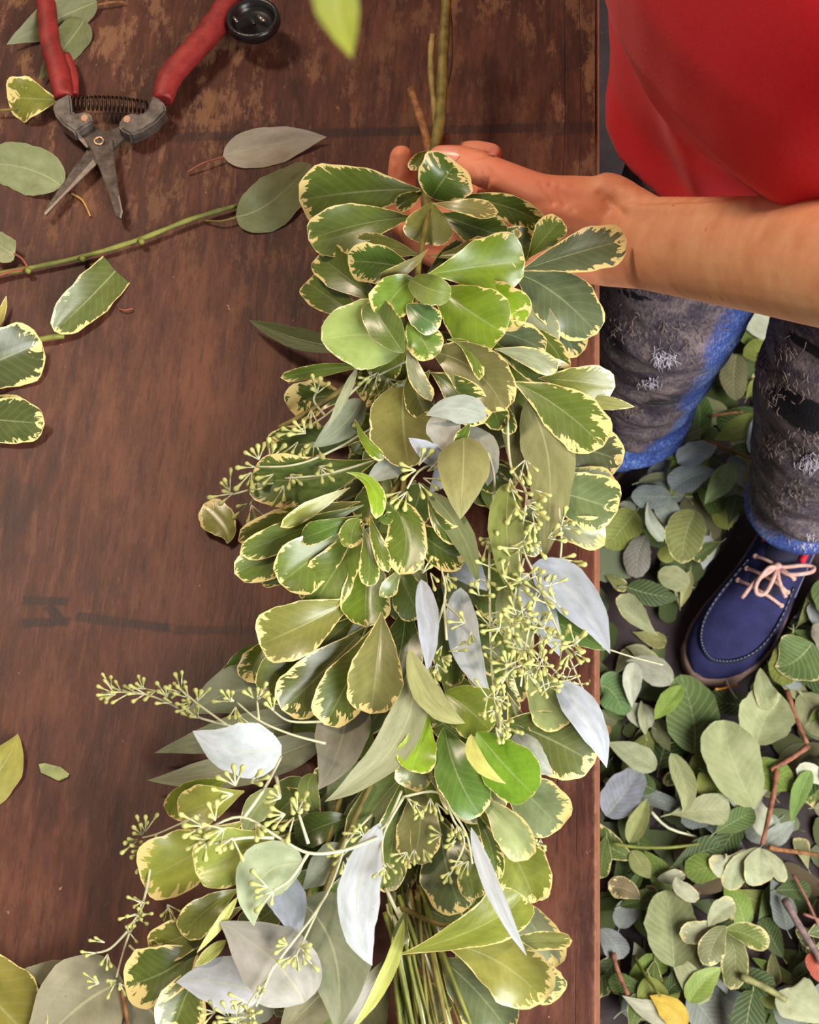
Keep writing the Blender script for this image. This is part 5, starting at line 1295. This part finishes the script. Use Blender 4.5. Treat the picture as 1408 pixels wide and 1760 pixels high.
FL = [
 ('r', [(1292,1392),(1255,1310),(1240,1244)], 100, 4.2, 4.6, (170,176,128), 0, 0, .4, 'large pale oval leaf with strong veins below the shoe'),
 ('r', [(1292,1290),(1310,1240),(1336,1205)], 92, 3.6, 3.8, (160,166,120), 0, 0, .3, 'broad pale leaf beside the bent brown branch'),
 ('r', [(1190,1300),(1190,1240),(1168,1164)], 92, 2.8, 2.8, (92,112,62), 0, 0, .3, 'large dark green leaf under a small bright green leaf'),
 ('e', [(1172,1180),(1145,1212),(1124,1238)], 34, 4.0, 4.2, (134,158,70), 0, 0, .2, 'small bright green leaf lying on a large dark leaf'),
 ('r', [(1154,1666),(1150,1600),(1140,1535)], 88, 4.2, 4.4, (136,142,98), 0, 0, .3, 'large flat grey green leaf with a straight midrib beside the table'),
 ('o', [(1242,1610),(1206,1610),(1162,1612)], 40, 5.0, 5.0, (166,168,132), .6, 0, .2, 'pale cream edged leaf at the heart of a fallen rosette'),
 ('o', [(1240,1600),(1218,1630),(1212,1668)], 46, 5.2, 5.0, (110,112,72), .6, 0, .2, 'dark cream edged leaf pointing down in a fallen rosette'),
 ('o', [(1236,1600),(1260,1640),(1252,1704)], 46, 4.6, 4.4, (120,124,78), .5, 0, .2, 'olive cream edged leaf hanging below a fallen rosette'),
 ('o', [(1238,1606),(1275,1612),(1312,1636)], 40, 5.0, 5.2, (112,126,58), .9, 0, .2, 'green leaf with cream margin at the right of a fallen rosette'),
 ('o', [(1210,1600),(1230,1575),(1255,1562)], 36, 5.0, 5.2, (164,168,132), .4, 0, .2, 'pale leaf standing above a fallen rosette'),
 ('e', [(1350,1700),(1372,1720),(1430,1760)], 80, 4.4, 4.4, (176,180,142), 0, 0, .2, 'pale pointed leaf with clear veins at the bottom of the litter'),
 ('o', [(1280,1460),(1250,1490),(1225,1470)], 42, 4.6, 4.8, (176,180,150), .4, 0, .2, 'pale glossy leaf curled upward next to a twig tip'),
 ('o', [(1308,1456),(1304,1490),(1310,1520)], 54, 5.4, 5.2, (170,176,140), .3, 0, .2, 'pale leaf hanging from the brown branch tip'),
 ('o', [(1304,1456),(1270,1490),(1254,1530)], 40, 5.2, 5.0, (160,166,128), .4, 0, .2, 'smaller pale leaf left of the brown branch tip'),
 ('o', [(1310,1456),(1334,1480),(1352,1514)], 26, 5.0, 5.0, (172,176,140), .4, 0, .2, 'slim pale leaf right of the brown branch tip'),
 ('r', [(1040,1405),(1068,1370),(1100,1325)], 64, 3.6, 3.8, (134,136,148), 0, 0, .2, 'slate blue grey leaf beside the table edge'),
 ('e', [(1126,1325),(1090,1300),(1042,1278)], 46, 4.2, 4.2, (160,164,128), 0, 0, .2, 'pale greyish leaf with a pointed end above the slate leaf'),
 ('e', [(1090,1140),(1085,1175),(1086,1218)], 34, 4.4, 3.6, (186,188,168), 0, 0, .3, 'pale silvery folded leaf below the garland overhang'),
 ('e', [(1150,1180),(1120,1150),(1075,1138)], 50, 4.0, 4.0, (160,160,142), 0, 0, .3, 'wrinkled silvery leaf behind the pale folded one'),
 ('p', [(1130,1092),(1096,1062),(1066,1022)], 40, 4.0, 4.2, (162,166,126), .2, 0, .2, 'pale spoon shaped leaf beside the shoe toe'),
 ('p', [(1100,1070),(1130,1080),(1160,1088)], 32, 3.6, 3.6, (142,138,84), .3, 0, .2, 'olive spoon shaped leaf crossing under a paler one'),
 ('p', [(1080,1100),(1106,1108),(1132,1136)], 34, 3.4, 3.4, (158,158,122), .4, 0, .2, 'mottled pale leaf on the dark floor by the shoe'),
 ('r', [(1186,900),(1170,940),(1164,990)], 66, 3.4, 3.4, (122,126,72), .2, 0, .2, 'broad olive leaf between the two jeans legs'),
 ('o', [(1108,930),(1094,960),(1090,1004)], 46, 3.0, 3.0, (116,112,104), 0, 0, .2, 'dull grey brown leaf by the table edge'),
 ('p', [(1106,884),(1112,920),(1132,952)], 26, 3.8, 4.0, (176,182,164), .2, 0, .3, 'narrow silvery leaf standing up in the litter'),
 ('o', [(1222,790),(1190,805),(1156,822)], 44, 3.8, 3.8, (156,166,168), 0, 0, .2, 'blue grey rounded leaf between the legs'),
 ('o', [(1218,836),(1176,846),(1146,868)], 50, 3.4, 3.4, (122,132,134), 0, 0, .2, 'darker blue grey leaf in front of a paler one'),
 ('e', [(1252,816),(1230,850),(1204,884)], 40, 4.4, 4.6, (146,166,112), 0, 0, .3, 'green and pale folded leaf by the bright trouser leg'),
 ('e', [(1296,740),(1258,764),(1218,782)], 40, 4.2, 4.2, (146,158,74), 0, 0, .2, 'yellow green pointed leaf behind the blue grey leaves'),
 ('o', [(1292,736),(1288,770),(1284,808)], 26, 5.0, 4.6, (190,200,214), 0, 0, .2, 'pale blue white leaf beside the ripped trouser leg'),
 ('e', [(1196,740),(1200,690),(1188,654)], 42, 3.8, 4.0, (92,122,58), 0, 0, .2, 'deep green pointed leaf by the inner trouser seam'),
 ('r', [(1270,600),(1264,640),(1268,680)], 48, 3.6, 3.8, (118,114,82), 0, 0, .2, 'brownish leaf between the knees'),
 ('o', [(1250,570),(1240,600),(1232,628)], 26, 4.2, 4.2, (150,152,104), 0, 0, .2, 'small pale leaf above the brownish one'),
 ('e', [(1150,1748),(1120,1742),(1068,1712)], 40, 4.6, 4.4, (196,194,170), 0, 0, .2, 'pale papery leaf beside a yellow one'),
 ('e', [(1176,1768),(1150,1735),(1116,1712)], 44, 5.0, 5.2, (206,172,64), 0, 0, .2, 'golden yellow leaf at the bottom of the litter'),
 ('e', [(1182,1725),(1206,1690),(1240,1665)], 44, 4.4, 4.4, (136,158,72), 0, 0, .2, 'fresh green pointed leaf below the rosette'),
 ('r', [(1402,1640),(1404,1660),(1420,1690)], 40, 4.8, 4.8, (178,84,66), 0, 0, .2, 'reddish leaf at the far side of the litter'),
 ('e', [(1080,1450),(1098,1410),(1112,1374)], 34, 4.4, 4.4, (148,152,92), 0, 0, .2, 'upper yellow green leaf of a small fallen shoot'),
 ('e', [(1086,1462),(1104,1490),(1118,1510)], 34, 4.2, 4.2, (142,146,88), 0, 0, .2, 'lower yellow green leaf of a small fallen shoot'),
 ('o', [(1098,1548),(1072,1530),(1044,1530)], 38, 4.0, 4.0, (122,104,74), .8, 0, .2, 'brown leaf with tan margin beside the table edge'),
 ('o', [(1130,1510),(1150,1510),(1178,1504)], 24, 4.6, 4.6, (172,174,146), .3, 0, .2, 'pale leaf lying flat above the large grey green leaf'),
 ('o', [(1158,1515),(1165,1535),(1196,1552)], 28, 4.8, 4.6, (176,178,150), .3, 0, .2, 'pale leaf leaning away from the large grey green leaf'),
 ('r', [(1032,1180),(1054,1190),(1074,1230)], 70, 3.4, 3.4, (98,128,76), 0, 0, .2, 'rounded green leaf tucked against the table edge'),
 ('r', [(1032,1260),(1040,1246),(1056,1238)], 26, 4.2, 4.2, (214,158,104), 0, 0, .2, 'orange tan leaf fragment against the table edge'),
 ('e', [(1150,1300),(1176,1360),(1170,1402)], 38, 4.4, 4.2, (160,164,116), 0, 0, .2, 'long pale folded leaf left of the large pale one'),
 ('e', [(1360,1100),(1330,1130),(1296,1140)], 90, 3.4, 3.4, (96,118,64), .4, 0, .2, 'dark green leaf with cream edge beside the shoe heel'),
 ('o', [(1290,1150),(1296,1190),(1312,1218)], 38, 4.2, 4.2, (150,156,112), .3, 0, .2, 'pale olive leaf right below the shoe toe'),
 ('o', [(1390,1085),(1410,1105),(1440,1150)], 44, 3.6, 3.6, (146,142,122), .3, 0, .2, 'grey tan leaf at the outer side of the shoe'),
 ('r', [(1375,990),(1400,1030),(1430,1090)], 70, 3.0, 3.0, (92,118,66), 0, 0, .2, 'green leaf behind the shoe heel'),
 ('o', [(1030,1600),(1050,1620),(1070,1650)], 44, 3.6, 3.6, (128,132,134), 0, 0, .2, 'grey leaf low beside the table edge'),
 ('e', [(1390,1330),(1370,1370),(1356,1420)], 30, 4.6, 4.6, (120,150,76), 0, 0, .2, 'curled green leaf at the outer end of the branch'),
]
# scattered leaves: a few shapes shared by all copies
rg = random.Random(77)
KINDS = []
for i in range(14):
    k = 'ppooorreeel'[i % 11]; w = {'p': .24, 'o': .27, 'r': .34, 'e': .22, 'l': .13}[k] * rg.uniform(.85, 1.15)
    b = Vector((0, 0, 0)); t = Vector((0, 1, rg.uniform(-.1, .1))); m = Vector((rg.uniform(-.05, .05), .5, rg.uniform(.02, .12)))
    me = leaf_mesh('fallen_leaf', k, b, m, t, w, Vector((0, 0, 1)), rg.uniform(-.3, .3), rg.uniform(-.05, .2), rg.uniform(0, .14), i + 500, 11, 4,
                   ([Vector((0, 0.01, 0)), Vector((0.01, -.08, 0)), Vector((0.03, -.16, -.01))], .012))
    me.materials.append(M_DRY); KINDS.append((k, me))
COLS = {'variegated': (((98,116,52), 'mid green'), ((128,130,74), 'olive'), ((160,160,116), 'pale olive'), ((76,94,42), 'dark green')),
        'eucalyptus': (((140,146,138), 'silver grey'), ((118,126,124), 'slate grey'), ((162,168,166), 'light silver'), ((134,136,98), 'sage')),
        'green': (((80,104,44), 'mid green'), ((118,142,58), 'bright green'), ((60,80,36), 'deep green'), ((134,142,64), 'yellow green')),
        'pale': (((178,180,146), 'pale cream green'), ((192,194,170), 'whitish'), ((160,162,120), 'pale olive'), ((170,168,112), 'straw green'))}
SHP = {'p': 'spoon shaped', 'o': 'oval', 'r': 'round', 'e': 'pointed', 'l': 'narrow'}
# the trodden layer underneath
vs = []; fs = []; uvs = []; ed = []
for i in range(1500):
    q0 = Vector((rg.uniform(-0.05, 1.0), rg.uniform(0.1, 1.25), 0))
    d = q0 - CAM; u = IW / 2 + d.dot(RIGHT) / d.dot(FWD) * FPX; v = IH / 2 - d.dot(UP) / d.dot(FWD) * FPX
    if (u - 1120) ** 2 / 5000 + (v - 1115) ** 2 / 6500 < 1 or (u - 1240) ** 2 / 1800 + (v - 1215) ** 2 / 2200 < 1: continue
    if rg.random() < .45: continue
    if min((q0 - Vector((c.x, c.y, 0))).length for c in TLEGS) < 0.12: continue
    L = rg.uniform(.04, .075); k, me = rg.choice(KINDS)
    mt = Matrix.Translation(q0) @ Matrix.Rotation(rg.uniform(0, 6.28), 4, 'Z') @ Matrix.Rotation(rg.gauss(0, .05), 4, 'X') @ Matrix.Diagonal((L, L, L * 0.45, 1))
    pw = [mt @ x.co for x in me.vertices]; fc = [tuple(f.vertices) for f in me.polygons]
    sh = settle(pw, fc)
    if sh is None: continue
    b = len(vs)
    vs += [x + sh for x in pw]; fs += [[q + b for q in f] for f in fc]
me = mesh_from('leaf_litter', vs, fs)
NL = NT('trodden_leaf_litter', 0.6, 0.3); _g = NL.n('ShaderNodeNewGeometry').outputs['Random Per Island']
NL.col(NL.ramp(_g, [(0.0, lin((64, 76, 38))), (0.3, lin((84, 98, 50))), (0.5, lin((106, 112, 88))), (0.7, lin((76, 90, 44))), (0.85, lin((122, 120, 88))), (1.0, lin((84, 68, 46)))]))
lit = link('leaf_litter', me, NL.m); tag(lit, 'trodden layer of dull green leaves covering the floor beside the table', 'leaf litter', kind='stuff')

n = 0; tries = 0
while n < 245 and tries < 3000:
    tries += 1
    u = rg.uniform(1025, 1440); v = rg.uniform(470, 1800)
    if v < 1150 and rg.random() < 0.25: continue
    if 1120 < u < 1260 and 1170 < v < 1240: continue
    # a bare patch of floor below the shoe and along the table near it
    if (u - 1120) ** 2 / 5200 + (v - 1115) ** 2 / 6500 < 1: continue
    if (u - 1240) ** 2 / 3000 + (v - 1215) ** 2 / 3000 < 1: continue
    z = 0.0
    p = PZ(u, v, z)
    k, me = rg.choice(KINDS)
    ty = 'eucalyptus' if k in 'rel' and rg.random() < .55 else rg.choice(('variegated', 'green', 'pale', 'green') if k in 'po' else ('green', 'pale'))
    o = bpy.data.objects.new('fallen_leaf', me); COL.objects.link(o)
    L = rg.choice((rg.uniform(0.03, 0.05), rg.uniform(0.045, 0.072)))
    o.location = p; o.scale = (L, L, L * 0.6)
    o.rotation_euler = (rg.gauss(0, .10), rg.gauss(0, .10), rg.uniform(0, 6.28))
    c, cn = rg.choice(COLS[ty]); kk = rg.uniform(.75, 1.05); o.color = (*[x * kk for x in lin(c)], rg.choice((.5, .8, 1.1)) if ty == 'variegated' else 0)
    if not settle_obj(o):
        bpy.data.objects.remove(o); continue
    lb = cn + ' ' + SHP[k] + (' cream edged' if ty == 'variegated' else '') + (' eucalyptus' if ty == 'eucalyptus' else '') + ' leaf lying in the floor litter'
    tag(o, lb, 'leaf', lb.replace(' leaf ', ' leaves '))
    n += 1
# the leaves that the photograph shows singly lie on top
for s in sorted(FL, key=lambda t: t[3]): fl_leaf(s[:9], s[9])
# twigs in the litter
def ftwig(name, paths, r, mat, label):
    org = PZ(paths[0][0][0], paths[0][0][1], 0.0); mb = MB()
    top = max(under(x.x, x.y) for p in paths for x in smooth_path([PZ(u, v, h / 100) for (u, v, h) in p], 6)) + r
    for p in paths:
        q = smooth_path([PZ(u, v, h / 100) for (u, v, h) in p], 3)
        n0 = len(q)                          # lay it on the pile: a straight bar that clears everything under it
        hh = [max(under(x.x + a * r, x.y + b * r) for a in (-1, 0, 1) for b in (-1, 0, 1)) + r * 0.9 for x in q]
        lo, hi = hh[0], hh[-1]
        if len(paths) > 1: lo = hi = top
        else:
            lift = max(hh[i] - (lo + (hi - lo) * i / (n0 - 1)) for i in range(n0)); lo += lift; hi += lift
        q = [Vector((x.x, x.y, lo + (hi - lo) * i / (n0 - 1))) for i, x in enumerate(q)]
        mb.tube(q, [r * (1 - .3 * i / len(q)) * (1 + .12 * math.sin(i * 2.2)) for i in range(len(q))], 7)
    return tag(mb.build(name, mat, None, org), label, 'twig')
M_RUST = plain('rusty_brown_bark', (142, 92, 68), 0.75, var=0.25, scale=150, bump=0.4)
M_PINKT = plain('pinkish_twig', (150, 100, 88), 0.7, var=0.2)
ftwig('fallen_branch', [[(1348, 1192, 4.6), (1366, 1240, 5), (1386, 1280, 5.4)], [(1388, 1284, 5.4), (1360, 1304, 5.6), (1324, 1324, 5.6)], [(1334, 1324, 5.6), (1328, 1370, 5.6), (1308, 1454, 5.2)]], .0034, M_RUST, 'bent reddish brown branch lying on the pale leaves')
ftwig('fallen_twig', [[(1318, 1462, 4.6), (1360, 1458, 5), (1420, 1456, 5.2)]], .003, M_BROWN, 'straight tan twig below the bent branch')
ftwig('fallen_twig', [[(1350, 1545, 5), (1372, 1590, 5.2), (1412, 1660, 5.4)]], .0045, plain('lilac_grey_bark', (148, 124, 120), 0.7, var=0.2), 'thick lilac grey twig leading to the reddish leaf')
ftwig('fallen_twig', [[(1364, 1502, 5), (1385, 1540, 5), (1408, 1590, 5)], [(1382, 1570, 5), (1408, 1580, 5)]], .0018, M_PINKT, 'thin forked pink twig')
ftwig('fallen_twig', [[(1052, 1640, 4.4), (1060, 1670, 4.6), (1078, 1712, 4.6)]], .003, M_RUST, 'short rusty twig beside the table edge')
ftwig('fallen_twig', [[(1092, 1640, 4.6), (1106, 1670, 4.8), (1132, 1715, 5)]], .002, M_STEM, 'green twig running to the golden leaf')
ftwig('fallen_twig', [[(1052, 1452, 4.4), (1090, 1457, 4.6), (1150, 1458, 4.6), (1200, 1452, 4.4)]], .0022, M_STEM, 'green stem of the small fallen shoot')
ftwig('fallen_twig', [[(1268, 1682, 4.6), (1310, 1700, 4.8), (1348, 1722, 4.8)]], .0042, plain('olive_grey_bark', (140, 138, 88), 0.7, var=0.2), 'thick olive stem below the rosette')
ftwig('fallen_twig', [[(1118, 1398, 4.6), (1150, 1422, 4.8), (1200, 1434, 4.8)]], .0018, M_STEMPALE, 'pale thin stalk crossing the small shoot')
ftwig('fallen_twig', [[(1200, 788, 4), (1240, 798, 4.4), (1288, 818, 4.4)]], .0018, M_BROWN, 'thin brown twig between the jeans legs')
ftwig('fallen_twig', [[(1222, 710, 4), (1250, 700, 4.4), (1282, 694, 4.4)]], .002, M_BROWN, 'short twig below the brownish leaf')
ftwig('fallen_twig', [[(1300, 790, 5), (1290, 820, 5), (1275, 868, 4.6)]], .0022, M_STEMPALE, 'pale stalk below the blue white leaf')
ftwig('fallen_twig', [[(1220, 1202, 1.2), (1240, 1192, 1.4), (1266, 1178, 1.6)]], .0014, plain('orange_stalk', (186, 120, 44), 0.6), 'thin orange stalk on the bare floor under the toe')
ftwig('fallen_twig', [[(1244, 1164, 1.2), (1250, 1190, 1.4), (1257, 1214, 1.2)]], .0016, M_STEMPALE, 'short pale green stalk on the bare floor under the toe')
